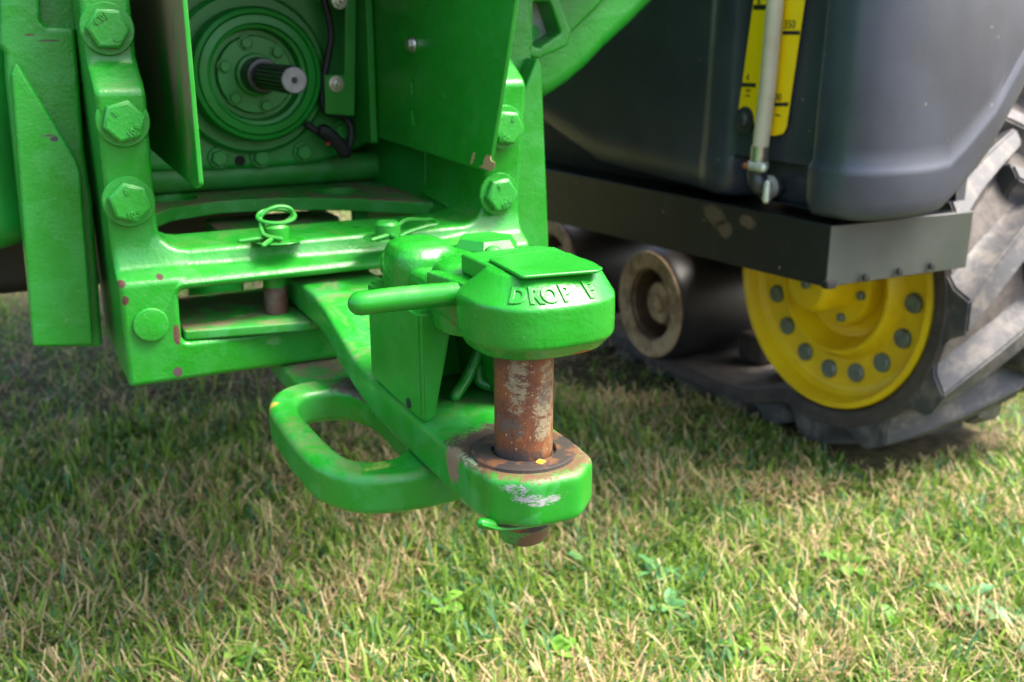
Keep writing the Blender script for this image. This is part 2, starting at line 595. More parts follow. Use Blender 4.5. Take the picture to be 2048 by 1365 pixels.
# floor of the upper window: a wide shelf-like top of the beam
hm = hexhead(.0215, .0150, .0265, .0042)
bolt_me = bm_mesh(hm, 'bolt', 30)
bolt_me.materials.append(M['cast_green'])
def grade(c, s, rot):
    a = text_bm('10.9', .0088, .0016, Matrix(), .0001)
    a.transform(Matrix.Translation((0, -.0125, 0)))
    b = text_bm('B', .0078, .0016, Matrix(), .0001); b.transform(Matrix.Translation((0, .0115, 0)))
    add(a, b)
    a.transform(Matrix.Translation((c[0], c[1] - .0151, c[2])) @ Matrix.Rotation(rot, 4, 'Y') @ Matrix.Rotation(PI / 2, 4, 'X'))
    return a
for k, (x, y, z, rot) in enumerate([(*(0.1177, 1.146, 0.8564), 2.6), (*(0.1187, 1.108, 0.7666), -.7), (*(0.1164, 1.114, 0.6836), -.2), (*(0.5481, 1.114, 0.6617), -.4), (*(0.5505, 1.103, 0.7436), .5)]):
    o = part('bolt', bolt_me, None, frame, (x, y, z))
    o.rotation_euler = (0, [.35, .05, .6, .2, .4][k], 0)
    part('grade_mark', grade((x, y, z), 1, rot), 'cast_green', frame)
for (u, v, w) in [(0.1224, 1.0895, 0.5544)]:
    plug = lathe([(.0175, 0), (.0175, .002), (.016, .0034), (.008, .0042), (0, .0044)], 'Y', (u, v, w), 36)
    plug = lathe([(.0185, 0), (.0182, .0022), (.0165, .0034), (0, .0036)], 'Z', seg=36)
    plug.transform(Matrix.Translation((u, v + .001, w)) @ Matrix.Rotation(PI / 2, 4, 'X'))
    part('plug', plug, 'cast_green', frame)
for (u, v, w) in [(0.1101, 1.099, 0.5056), (0.1253, 1.099, 0.5078)]:
    ring = lathe([(.0062, 0), (.0058, .0008), (.0045, .0008), (.0042, 0)], 'Z', seg=20, cap=False)
    ring.transform(Matrix.Translation((u, v, w)) @ Matrix.Rotation(PI / 2, 4, 'X'))
    part('casting_mark', ring, 'cast_green', frame)

# side brackets either side of the frame
def side_bracket(mirror):
    f = (lambda p: (2 * XC - p[0], p[1])) if mirror else (lambda p: p)
    back = [f(p) for p in [(0.0284, 0.9152), (0.0655, 0.9162), (0.061, 0.8649), (0.0661, 0.8588), (0.0933, 0.8578), (0.0924, 0.8243), (0.0877, 0.7272), (0.0896, 0.6708), (0.0814, 0.4971), (0.0097, 0.5073), (0.0202, 0.8045), (0.0227, 0.8302), (0.0183, 0.8404)]]
    b = plate(rnd(back, .006), 'Y', 1.225, 1.33, .005, (), 3)
    br = part('side_bracket', b, 'bracket_green', tractor)
    part('recess_plate', plate(rnd([f(p) for p in [(0.0623, 0.9147), (0.1017, 0.9157), (0.0954, 0.8537), (0.0596, 0.8537)]], .003), 'Y', 1.25, 1.27, .002), 'cast_green', br)
    front = [f(p) for p in [(0.0306, 0.8247), (0.0761, 0.7214), (0.0789, 0.7066), (0.0698, 0.5103), (0.0074, 0.5167), (0.024, 0.8107)]]
    front[0] = (*front[0], .012)
    part('raised_pad', plate(rnd(front, .004), 'Y', 1.193, 1.227, .0035, (), 3), 'bracket_green', br)
    if not mirror:
        for s in ('98,440 160,430 162,436 98,446', '98,468 162,472 162,478 98,474', '96,440 99,440 101,474 97,474'):
            pass
    return br
M['bracket_green'] = green_paint('bracket_green', .34, .30, .14, .27, spots=[((0.0567, 1.193, 0.7439), (.0050, .02, .0026), (.03, .035, .03), 1.0, 90), ((0.0508, 1.193, 0.7473), (.0065, .02, .0012), (.04, .05, .035), .9, 120), ((0.067, 1.225, 0.8444), (.011, .02, .0010), (.06, .045, .03), .6, 60), ((0.0483, 1.225, 0.8505), (.005, .02, .0012), (.07, .05, .03), .8, 80)])
side_bracket(False)
side_bracket(True)

# green axle housing and belly, then boxes added to darken the hitch
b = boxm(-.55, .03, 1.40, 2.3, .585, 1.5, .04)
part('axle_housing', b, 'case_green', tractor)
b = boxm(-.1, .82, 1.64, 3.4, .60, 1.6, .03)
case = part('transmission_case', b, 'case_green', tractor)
b = boxm(-.05, .40, 1.72, 3.0, .455, .62, .03)  # black box added so the gap behind the beam reads dark
part('dark_belly_box', b, 'wire', tractor)
b = boxm(.19, .86, 1.08, 2.0, .985, 1.5, .05)  # unseen box over the hitch, shaped to hold back sky light
part('hitch_shade_box', b, 'case_green', tractor)
b = boxm(-.45, 1.12, 1.35, 3.0, 1.5, 3.0, .12)  # unseen cab-sized box added to block sky and cast shade
part('cab_shade_box', b, 'case_green', tractor)
b = boxm(1.22, 1.43, 1.62, 3.4, .47, 1.0, .03)  # black box added to darken the gap under the tank
part('dark_gap_box', b, 'wire', tractor)

# power take-off housing
hp = [(.16, 1.05), (.16, .668), (.25, .662), (.35, .660), (.44, .664), (.52, .690), (.56, .72), (.56, 1.05)]
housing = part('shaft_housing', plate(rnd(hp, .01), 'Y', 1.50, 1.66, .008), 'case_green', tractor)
PX, PZ = .338, .797
def ringY(prof):
    bm = lathe([(r * .955, a) for r, a in prof], 'Z', seg=72)
    bm.transform(Matrix.Translation((PX, 1.50, PZ)) @ Matrix.Rotation(PI / 2, 4, 'X'))
    return bm
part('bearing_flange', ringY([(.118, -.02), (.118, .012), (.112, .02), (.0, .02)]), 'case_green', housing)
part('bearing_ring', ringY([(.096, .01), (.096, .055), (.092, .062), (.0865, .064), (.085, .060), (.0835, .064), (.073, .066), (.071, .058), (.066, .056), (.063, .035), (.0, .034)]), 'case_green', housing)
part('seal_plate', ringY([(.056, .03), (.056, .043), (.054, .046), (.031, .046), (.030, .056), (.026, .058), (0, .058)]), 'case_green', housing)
sb = bm_mesh(hexhead(.0082, .009, .0105, .0025), 'bolt'); sb.materials.append(M['case_green'])
for k in range(6):
    t = PI / 6 + k * PI / 3 + .25
    part('bolt', sb, None, housing, (PX + .044 * math.cos(t), 1.455, PZ + .044 * math.sin(t)))
mb_ = bm_mesh(hexhead(.0120, .012, .0155, .003), 'bolt'); mb_.materials.append(M['case_green'])
for p in [(0.2856, 1.498, 0.6802), (0.3463, 1.498, 0.6777), (0.4106, 1.498, 0.6825), (0.4704, 1.498, 0.7103)] + [(.235, 1.498, .70), (.50, 1.498, .86), (.505, 1.498, .93)]:
    part('bolt', mb_, None, housing, p)
hb = lathe([(.0075, 0), (.0075, .002), (0, .002)], 'Z', seg=18)
hb.transform(Matrix.Translation((0.3163, 1.499, 0.6741)) @ Matrix.Rotation(PI / 2, 4, 'X'))
part('bolt_hole_shade', hb, 'hole', housing)  # solid dark disc, the hole's shade is in its colour
# cast curved foot under the housing
part('cross_tube', tube([(.10, 1.525, .654), (.2, 1.525, .652), (.48, 1.525, .652), (.58, 1.525, .654)], .022, 20, 4), 'dirty_green', tractor)

# splined shaft
def spline_shaft():
    bm = bmesh.new()
    n = 21
    rings = []
    for (a, s) in ((-.10, 1), (.232, 1), (.236, .93)):
        ring = []
        for k in range(n):
            for (dt, r) in ((0, .0150), (.32, .0150), (.38, .0175), (.94, .0175)):
                t = 2 * PI * (k + dt) / n
                ring.append(bm.verts.new((r * s * math.cos(t), r * s * math.sin(t), a)))
        rings.append(ring)
    for A, B in zip(rings, rings[1:]):
        m = len(A)
        for k in range(m):
            bm.faces.new((A[k], A[(k + 1) % m], B[(k + 1) % m], B[k]))
    bm.faces.new(rings[-1])
    bm.transform(Matrix.Translation((PX, 1.49, PZ)) @ Matrix.Rotation(PI / 2, 4, 'X'))
    return bm
sh = part('splined_shaft', spline_shaft(), 'shaft_dark', tractor)
e = lathe([(.0158, 0), (.0156, .0012), (.0145, .0022), (.004, .0022), (.0028, .0005), (0, 0)], 'Z', seg=36, cap=False)
e.transform(Matrix.Translation((PX, 1.2545, PZ)) @ Matrix.Rotation(PI / 2, 4, 'X'))
part('shaft_end_face', e, 'shaft_end', sh)
e = lathe([(.0034, 0), (0, 0)], 'Z', seg=16, cap=False)
e.transform(Matrix.Translation((PX, 1.2518, PZ)) @ Matrix.Rotation(PI / 2, 4, 'X'))
part('centre_hole_shade', e, 'hole', sh)  # flat dark disc painted as the shaded centre drilling
e = lathe([(.025, -.02), (.0245, .045), (.0225, .055), (.019, .056)], 'Z', seg=36)
e.transform(Matrix.Translation((PX, 1.46, PZ)) @ Matrix.Rotation(PI / 2, 4, 'X'))
part('shaft_collar', e, 'shaft_dark', sh)

# guard plates left and right of the shaft
g = plate(rnd([(1.046, .99), (1.048, .704, .006), (1.075, .698), (1.50, .712), (1.60, .72), (1.60, .99)], .004), 'X', .178, .183, .0012)
gm = bm_mesh(g, 'guard_plate'); gm.materials.append(M['guard_green']); gm.materials.append(M['sheet_green'])
for p in gm.polygons:
    if abs(p.normal.x) < .9:
        p.material_index = 1
part('guard_plate', gm, None, tractor, label='dusty left guard plate beside the shaft')
gx = .497
sl1 = rnd([(1.26, .795), (1.268, .795), (1.268, .775), (1.26, .775)], .003)
sl2 = rnd([(1.26, .757), (1.268, .757), (1.268, .735), (1.26, .735)], .003)
gp = [(0.9521, 0.9179), (0.9686, 0.885), (1.0043, 0.7827), (1.0358, 0.7004), (1.3449, 0.7064), (1.5328, 0.7126)]
gp[-1] = (gp[-1][0], gp[-1][1])
gp.append((gp[-1][0], .95))
guard = part('guard_plate', plate(rnd(gp, .006), 'X', gx, gx + .005, .0012, [sl1, sl2]), 'sheet_green', tractor, label='plain green right guard plate with a chipped lower corner')
part('inner_plate', plate(rnd([(1.40, .95), (1.40, .70), (1.70, .70), (1.70, .95)], .004), 'X', gx - .012, gx - .002, .0012), 'sheet_green', guard)
nut = bm_mesh(hexhead(.0085, .008, .0105, .0018, 'X'), 'nut'); nut.materials.append(M['zinc'])
part('nut', nut, None, guard, (0.496, 1.2542, 0.8383))
# chipped paint patch, a thin flake bed of primer
for q in ([(1.0749, 0.7186), (1.0694, 0.7197), (1.0723, 0.7119), (1.0795, 0.7041), (1.0837, 0.7048)], [(1.0451, 0.7147), (1.0371, 0.7201), (1.0292, 0.7197), (1.0267, 0.7144), (1.0164, 0.7133), (1.0191, 0.7074), (1.0269, 0.7026), (1.0588, 0.7041), (1.0479, 0.7076)]):
    part('paint_chip', plate(q, 'X', gx - .0006, gx + .0002, .0001), mat_simple('bare_primer', (.33, .21, .11), .7, .1), guard)
# wall behind the right guard
part('inner_wall', boxm(.531, .545, 1.31, 1.64, .50, 1.0, .004), 'case_green', tractor)
part('inner_wall', boxm(.130, .144, 1.31, 1.64, .50, 1.0, .004), 'case_green', tractor)

# wiring bracket to the right of the shaft
wb = plate(rnd([(0.4696, 0.9248), (0.4858, 0.9252), (0.4738, 0.7372), (0.4303, 0.7415), (0.4319, 0.796), (0.4616, 0.7955)], .003), 'Y', 1.437, 1.442, .001)
wbr = part('wiring_bracket', wb, 'sheet_green', tractor)
zn = bm_mesh(hexhead(.0085, .009, .0115, .002), 'nut'); zn.materials.append(M['zinc'])
for p in [(0.4477, 1.436, 0.7834), (0.4581, 1.436, 0.8965)]:
    part('nut', zn, None, wbr, p)
    st = lathe([(.0042, 0), (.0042, .014), (.003, .0155), (0, .0155)], 'Z', seg=14)
    st.transform(Matrix.Translation(p) @ Matrix.Rotation(PI / 2, 4, 'X'))
    part('stud', st, 'zinc', wbr)
harness = part('wiring_harness', tube([(0.4391, 1.46, 0.9183), (0.4518, 1.46, 0.8576), (0.4443, 1.46, 0.8161), (0.4356, 1.46, 0.7812), (0.4366, 1.46, 0.7457), (0.4664, 1.46, 0.7332), (0.4747, 1.46, 0.714), (0.4679, 1.46, 0.6863), (0.4505, 1.46, 0.6931), (0.4272, 1.46, 0.7116), (0.4092, 1.46, 0.7252)], .0055, 8, 6), 'wire', tractor)
part('connector', tube([(0.4311, 1.452, 0.7164), (0.4455, 1.452, 0.7042), (0.4613, 1.452, 0.6845)], .010, 8, 3), 'wire', harness)
part('connector_lock', boxm(*[v + d for v, d in zip([.432, .432, 1.437, 1.437, .699, .699], (-.003, .003, 0, .004, -.002, .002))], .0005, 1), 'plug_red', harness)

# arched shelf plate with two big holes
sp = [(.144, 1.31), (.155, 1.33), (.20, 1.395), (.27, 1.425), (.35, 1.415), (.43, 1.37), (.50, 1.30), (.528, 1.275), (.531, 1.30), (.531, 1.60), (.144, 1.60)]
def hole(cx, cy, r):
    return [(cx + r * math.cos(2 * PI * k / 28), cy + r * math.sin(2 * PI * k / 28)) for k in range(28)]
part('shelf_plate', plate(sp, 'Z', .611, .629, .002, [hole(.444, 1.44, .034), hole(.215, 1.485, .034)]), 'dirty_green', tractor)
part('support_block', plate(rnd([(.255, 1.365), (.41, 1.32), (.44, 1.43), (.44, 1.50), (.255, 1.50)], .02), 'Z', .545, .594, .004), 'dirty_green', tractor)
part('spacer_post', boxm(.455, .475, 1.40, 1.42, .50, .612, .003), 'case_green', tractor)
# wear plate lying in the lower slot of the frame
wp = part('wear_plate', plate(rnd([(.157, 1.10), (.290, 1.075), (.32, 1.09), (.32, 1.26), (.157, 1.26)], .005), 'Z', .5285, .5400, .0025), 'dirty_green', tractor)
part('wear_plate', plate(rnd([(ix(.157), 1.10), (.392, 1.085), (.392, 1.26), (ix(.157), 1.26)], .005), 'Z', .5285, .5400, .0025), 'dirty_green', tractor)
part('rivet', lathe([(.010, 0), (.009, .0012), (0, .0014)], 'Z', (*[(0.2234, 1.141)][0], .5398), 20), 'dirty_green', wp)
part('drawbar_guide', plate(rnd([(.262, .985), (.330, .95), (.332, 1.32), (.262, 1.32)], .006), 'Z', .458, .4825, .004), 'dirty_green', tractor)
part('hanger_tube', lathe([(.034, .50), (.036, .505), (.036, .570), (.034, .575)], 'Z', (.238, 1.34, 0), 32), 'case_green', tractor)

# lifting arm on the right
arm = plate(rnd([(.60, .775), *[(0.6908, 0.7564), (0.7282, 0.7626), (0.766, 0.7833), (0.7957, 0.8044)], *[(0.8256, 0.8307), (0.8687, 0.8637), (0.921, 0.9073), (1.0012, 0.9681), (0.7061, 0.9584)], (.60, .86)], .02), 'Y', 1.31, 1.43, .022, (), 4)
arm_o = part('lift_arm', arm, 'cast_green', tractor)
part('arm_rib', plate(rnd([(0.7517, 0.8493), (0.7968, 0.8852), (0.8547, 0.941), (0.8033, 0.953), (0.7301, 0.9245), (0.7374, 0.8711)], .01), 'Y', 1.296, 1.313, .006, (), 3), 'cast_green', arm_o)
ck = [(x, z) for x, z in [(0.6554, 0.9087), (0.7041, 0.9058), (0.727, 0.856), (0.7209, 0.836), (0.6751, 0.8189), (0.6556, 0.8231)]]
ci = [(x, z) for x, z in [(0.6669, 0.8936), (0.6917, 0.8939), (0.7095, 0.8533), (0.675, 0.8335), (0.6672, 0.8362)]]
part('arm_clevis', plate(rnd(ck, .006), 'Y', 1.245, 1.32, .004, [rnd(ci, .004)], 3), 'cast_green', arm_o)
part('clevis_plate', plate(rnd([(0.6696, 0.9033), (0.7128, 0.9013), (0.7271, 0.8507), (0.6857, 0.8252), (0.6698, 0.828)], .004), 'Y', 1.285, 1.295, .001), 'grey_plate', arm_o)
hb = lathe([(.011, 0), (.011, .003), (0, .003)], 'Z', seg=24)
hb.transform(Matrix.Translation((0.6862, 1.2855, 0.8534)) @ Matrix.Rotation(PI / 2, 4, 'X'))
part('clevis_hole', hb, 'case_green', arm_o)

# ------------------------------------------------------------------ black tank with sight gauge, and its steel angle
TX = 1.12
tank_path = [  # x, y, bottom z
    (1.12, 2.75, .70), (1.12, 2.4, .70), (1.12, 2.20, .675), (1.12, 2.05, .655), (1.12, 1.90, .614), (1.12, 1.80, .590), (1.12, 1.62, .585), (1.12, 1.46, .581),
    (1.117, 1.445, .580), (1.114, 1.435, .580), (1.113, 1.425, .580), (1.112, 1.395, .58), (1.120, 1.380, .58), (1.128, 1.372, .58), (1.130, 1.36, .58), (1.130, 1.30, .58), (1.130, 1.20, .58), (1.130, 1.186, .58),
    (1.137, 1.180, .58), (1.137, 1.172, .582), (1.104, 1.163, .583), (1.098, 1.15, .583), (1.099, 1.13, .583), (1.104, 1.105, .583), (1.115, 1.085, .583), (1.135, 1.068, .583), (1.165, 1.056, .584), (1.20, 1.05, .585), (1.235, 1.05, .586),
    (1.27, 1.05, .590), (1.30, 1.052, .610), (1.335, 1.056, .637), (1.37, 1.06, .664), (1.40, 1.065, .70), (1.44, 1.07, .750), (1.50, 1.08, .83), (1.60, 1.10, .95), (1.75, 1.13, 1.02)]
ZT = 1.55  # unseen upper tank made taller to throw more shade
def tank_bm():
    bm = bmesh.new()
    cols = []
    n = len(tank_path)
    for i, (x, y, zb) in enumerate(tank_path):
        a = tank_path[max(i - 1, 0)]; b = tank_path[min(i + 1, n - 1)]
        t = Vector((b[0] - a[0], b[1] - a[1], 0)).normalized()
        out = Vector((t.y, -t.x, 0))            # outward: to the left while walking to the rear
        if out.x > 0 and y > 1.2:
            out = -out
        rear = i >= 20
        col = []
        rows = [(0, -.020), (.004, -.008), (.012, -.001), (.03, .003)]
        if rear:
            rows += [(.068, .005), (.078, .004), (.086, -.001), (.11, -.001)]
        else:
            rows += [(.05, .003), (.069, .0025), (.0745, .001), (.11, 0)]
        rows += [(.16, 0), (.24, 0), (.40, 0), (.6, 0)]
        for (dz, o) in rows:
            z = zb + dz
            lean = (z - .58) * .015
            deep = .026 if (1.19 < y < 1.372 and z < .652) else 0
            p = Vector((x, y, 0)) + out * (o - lean - deep)
            col.append(bm.verts.new((p.x, p.y, min(z, ZT - .001 * (10 - len(col))))))
        for zz in (ZT,):
            p = Vector((x, y, 0)) - out * .01
            col.append(bm.verts.new((p.x, p.y, ZT + .01)))
        cols.append(col)
    for A, B in zip(cols, cols[1:]):
        for k in range(len(A) - 1):
            bm.faces.new((A[k], B[k], B[k + 1], A[k + 1]))
    # close: underside and back
    inner = [bm.verts.new((max(1.3, c[0].co.x), max(c[0].co.y + .02, 1.12), c[0].co.z)) if False else bm.verts.new((c[0].co.x + (.3 if i < 24 else .02), c[0].co.y + (0 if i < 22 else .22), c[0].co.z + .002)) for i, c in enumerate(cols)]
    top = [bm.verts.new((v.co.x, v.co.y, ZT + .012)) for v in inner]
    for i in range(n - 1):
        bm.faces.new((cols[i][0], inner[i], inner[i + 1], cols[i + 1][0]))
        bm.faces.new((inner[i], top[i], top[i + 1], inner[i + 1]))
        bm.faces.new((top[i], cols[i][-1], cols[i + 1][-1], top[i + 1]))
    return bm
tank = part('liquid_tank', tank_bm(), 'tank', tractor, ang=40)
# raised rib left of the gauge, and the pocket frame below it
lab = [(1.3438, 0.9354), (1.2301, 0.9304), (1.2288, 0.9017), (1.2473, 0.7099), (1.2542, 0.6992), (1.2726, 0.6945), (1.3212, 0.6912), (1.323, 0.7081), (1.3295, 0.7223), (1.3663, 0.7306), (1.3649, 0.7422), (1.3466, 0.905)]
part('gauge_label', plate(lab, 'X', 1.1252, 1.1272, .0003), 'label_yellow', tank)
LX = 1.1250
def strip_on_label(s):
    return plate(s, 'X', LX - .0003, LX + .0003, .0001)
for s in ([(1.3456, 0.8973), (1.3153, 0.8966), (1.3156, 0.889), (1.346, 0.8896)], [(1.2711, 0.8568), (1.2329, 0.8566), (1.2333, 0.8508), (1.2715, 0.8508)], [(1.3615, 0.7741), (1.3262, 0.7747), (1.3268, 0.7683), (1.3621, 0.7676)], [(1.2782, 0.7462), (1.2459, 0.7488), (1.2463, 0.7426), (1.2788, 0.7407)]):
    part('scale_line', strip_on_label(s), 'black_print', tank)
def gauge_text(s, p, size):
    m = Matrix.Translation(p) @ Matrix(((0, 0, -1, 0), (-1, 0, 0, 0), (0, 1, 0, 0), (0, 0, 0, 1)))
    return text_bm(s, size, .0004, m)
for s, p, size in (('6', (1.1249, 1.3326, 0.9023), .016), ('350', (1.1249, 1.2572, 0.8656), .018), ('4', (1.1249, 1.3483, 0.7827), .015), ('300', (1.1249, 1.2744, 0.755), .016),
                   ('mm.', (1.1249, 1.3436, 0.7628), .008), ('x 100', (1.1249, 1.3465, 0.7538), .006), ('liters', (1.1249, 1.2677, 0.7273), .006)):
    part('scale_figure', gauge_text(s, p, size), 'black_print', tank)
tp = [(1.108, 1.2712, 0.9462), (1.108, 1.2742, 0.9027), (1.108, 1.2758, 0.8357), (1.108, 1.2779, 0.7592), (1.108, 1.2829, 0.696), (1.108, 1.2848, 0.6573)]
tb = part('sight_tube', tube(tp, .0135, 16, 4, False), 'tube', tank)
part('tube_end', tube([(1.108, 1.2846, 0.6782), (1.108, 1.2857, 0.6539)], .0145, 16, 1, False), 'zinc', tank)
def ringclamp(c, axis, r, w):
    bm = lathe([(r, -w / 2), (r + .0015, -w / 2), (r + .0015, w / 2), (r, w / 2)], axis, c, 28)
    return bm
c1 = (1.108, 1.2873, 0.6465)
cl = part('hose_clamp', ringclamp(c1, 'Z', .0155, .013), 'clamp', tank)
part('clamp_screw', tube([(c1[0] - .016, c1[1] - .000, c1[2]), (c1[0] - .012, c1[1] - .026, c1[2] - .001)], .0075, 12, 1), 'clamp', tank)
part('clamp_screw_head', tube([(c1[0] - .019, c1[1] + .003, c1[2]), (c1[0] - .024, c1[1] + .003, c1[2])], .006, 10, 1), 'rust', tank)
c2 = (1.108, 1.2837, 0.6134)
el = [(c1[0], c1[1], c1[2] - .004), (c1[0], c1[1], c1[2] - .018), (c2[0] + .001, c2[1], c2[2] + .004), (c2[0] + .010, c2[1] - .004, c2[2] - .003), (c2[0] + .03, c2[1] - .006, c2[2] - .004)]
part('elbow_fitting', tube(el, .0165, 18, 5), 'elbow', tank)
c3 = (1.112, 1.2583, 0.6067)
part('hose_clamp', tube([(c3[0] - .008, c3[1] - .002, c3[2] + .014), (c3[0] - .010, c3[1] - .004, c3[2] - .012)], .0062, 12, 1), 'clamp', tank)
band = lathe([(.018, -.006), (.0195, -.006), (.0195, .006), (.018, .006)], 'X', (c2[0] + .016, c2[1] - .005, c2[2] - .003), 28)
part('clamp_band', band, 'clamp', tank)
lb = lathe([(.022, 0), (.022, .003), (.014, .004), (.013, .010), (.010, .013), (0, .013)], 'Z', seg=24)
lb.transform(Matrix.Translation((1.127, 1.3475, 0.7145)) @ Matrix.Rotation(-PI / 2, 4, 'Y'))
part('label_bolt', lb, 'elbow', tank)

# steel angle under the tank
def angle_bm():
    bm = bmesh.new()
    x0, x1, y0, y1 = 1.100, 1.405, 1.105, 2.9
    z = lambda x, y: (.482 - .042 * (y - y0) + .0 * (x - x0))
    zt = lambda x, y: (.577 - .018 * (y - y0) - .002 * (x - x0))
    t = .006
    P = [(x0, y1), (x0, y0), (x1, y0 - .004)]
    Q = [(x0 + t, y1), (x0 + t, y0 + t), (x1, y0 - .004 + t)]
    lo = [bm.verts.new((x, y, z(x, y))) for x, y in P]; hi = [bm.verts.new((x, y, zt(x, y))) for x, y in P]
    lq = [bm.verts.new((x, y, z(x, y))) for x, y in Q]; hq = [bm.verts.new((x, y, zt(x, y))) for x, y in Q]
    for i in (0, 1):
        for a, b in ((lo, hi), (hi, hq), (hq, lq), (lq, lo)):
            bm.faces.new((a[i], a[i + 1], b[i + 1], b[i]))
    for i in (0, 2):
        bm.faces.new((lo[i], hi[i], hq[i], lq[i]))
    bmesh.ops.bevel(bm, geom=[e for e in bm.edges], offset=.0012, segments=1, affect='EDGES')
    own = bmesh.new()
    v = [own.verts.new(c) for c in ((x0 + t, y0 + t, .571), (x1, y0 + t, .570), (1.44, 1.30, .566), (1.44, y1, .538), (x0 + t, y1, .538))]
    lo2 = [own.verts.new((c.co.x, c.co.y, c.co.z - .006)) for c in v]
    own.faces.new(v); own.faces.new(lo2)
    for i in range(5):
        own.faces.new((v[i], v[(i + 1) % 5], lo2[(i + 1) % 5], lo2[i]))
    add(bm, own)
    return bm
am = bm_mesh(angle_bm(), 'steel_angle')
am.materials.append(M['black_steel']); am.materials.append(M['lit_steel'])
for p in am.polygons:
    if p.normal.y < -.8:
        p.material_index = 1  # rear face coloured lighter to carry the light falling on it
ang_o = part('steel_angle', am, None, tractor)
for p in [(1.1735, 1.098, 0.4913), (1.2461, 1.098, 0.4932), (1.3172, 1.098, 0.4949)]:
    b = lathe([(.0065, 0), (.0065, .004), (.004, .005), (0, .005)], 'Z', seg=12)
    b.transform(Matrix.Translation(p) @ Matrix.Rotation(PI / 2, 4, 'X'))
    part('edge_notch_shade', b, 'hole', ang_o)  # dark knobs painted in place of shaded notches along the edge
part('corner_notch_shade', boxm(1.097, 1.118, 1.098, 1.112, .480, .492, .002, 2), 'hole', ang_o)  # solid dark block, a notch's shade put into colour

# ------------------------------------------------------------------ idler wheel, rollers, rubber track
WX, WY, WZ = 1.466, 1.472, .371
def lx(prof, seg=72, c=(WX, WY, WZ), cap=True):
    return lathe(prof, 'X', c, seg, cap)
wheel = part('idler_wheel', lx([(.258, .30), (.262, .05), (.262, .004), (.259, 0), (.250, 0), (.245, .008), (.239, .026), (.230, .034), (.222, .038), (.164, .040), (.158, .031), (.154, .022), (.149, .016), (.143, .016), (.134, .034), (.120, .058), (.106, .064), (.060, .062), (.058, .03), (.0575, -.040), (.054, -.050), (.046, -.055), (0, -.056)]), 'yellow', tractor, ang=28)
part('hub_flange', lx([(.094, .064), (.094, .032), (.090, .024), (.056, .022)]), 'yellow', wheel, ang=28)
wb_ = bm_mesh(lathe([(.0195, 0), (.0195, .006), (.0185, .009), (.0165, .0105), (0, .011)], 'Z', seg=20), 'wheel_bolt')
wb_.transform(Matrix.Rotation(-PI / 2, 4, 'Y')); wb_.materials.append(M['bolt_grey'])
for k in range(16):
    t = math.radians(-88.8 + 22.5 * k)
    part('wheel_bolt', wb_, None, wheel, (WX + .040, WY + .1925 * math.cos(t), WZ + .1925 * math.sin(t)))
for (dy, dz, dx, r) in ((-.006, .004, -.056, .010), (-.076, -.014, .024, .009), (-.030, -.070, .024, .009), (.050, -.058, .024, .009), (.072, .026, .024, .009), (0, .077, .024, .009)):
    s = lathe([(r, 0), (r, .008), (r * .7, .011), (0, .0115)], 'Z', seg=14)
    s.transform(Matrix.Translation((WX + dx, WY + dy, WZ + dz)) @ Matrix.Rotation(-PI / 2, 4, 'Y'))
    part('hub_bolt', s, 'bolt_grey', wheel)

for (ry, rz) in ((2.05, .190), (2.56, .190), (3.07, .190)):
    rc = (1.44, ry, rz)
    ro = part('track_roller', lx([(.120, .34), (.140, .335), (.146, .32), (.146, .02), (.142, .004), (.136, .0), (.0895, .004), (.0895, .09), (0, .09)], 56, rc), 'roller_rubber', tractor)
    part('roller_rim', lx([(.139, .004), (.137, -.004), (.130, -.006), (.098, -.004), (.092, .002), (.088, .014)], 56, rc, False), 'tan', ro)
    part('roller_disc', lx([(.0885, .012), (.085, .08), (.0, .08)], 56, rc, False), 'tan_dark', ro)
    part('roller_hub', lx([(.055, .075), (.055, .035), (.050, .028), (.026, .026), (.024, .016), (0, .016)], 24, rc), 'tan', ro)
    hc = bmesh.new()
    boxm(rc[0] + .03, rc[0] + .075, ry - .05, ry - .01, rz - .055, rz + .045, .008, 2, hc)
    part('roller_cap', hc, 'tan_dark', ro)

# belt: straight bottom, round the idler, then up to the drive wheel
R1, T = .267, .038
DY, DZ, R2 = 2.20, 1.12, .42
def belt_path():
    pts = [(3.4, WZ - R1), (2.6, WZ - R1 - .03), (2.05, WZ - R1 - .065), (1.75, WZ - R1 - .05)]
    pts = [(3.4, .056), (2.6, .054), (2.05, .054), (1.80, .058), (1.70, .066)]
    d = Vector((DY - WY, DZ - WZ)); L = d.length; base = math.atan2(d.y, d.x)
    off = math.acos((R1 - R2) / L)
    a_end = base + off                                  # tangent on the rear side
    a0 = math.radians(-72)
    a1 = a_end - 2 * PI if a_end > 0 else a_end
    k = 26
    for i in range(k + 1):
        a = a0 + (a1 - a0) * i / k
        pts.append((WY + R1 * math.cos(a), WZ + R1 * math.sin(a)))
    e = (DY + R2 * math.cos(a_end), DZ + R2 * math.sin(a_end))
    s = pts[-1]
    for i in range(1, 9):
        pts.append((s[0] + (e[0] - s[0]) * i / 8, s[1] + (e[1] - s[1]) * i / 8))
    for i in range(1, 10):
        a = a_end - i * .2
        pts.append((DY + R2 * math.cos(a), DZ + R2 * math.sin(a)))
    return pts
BP = belt_path()
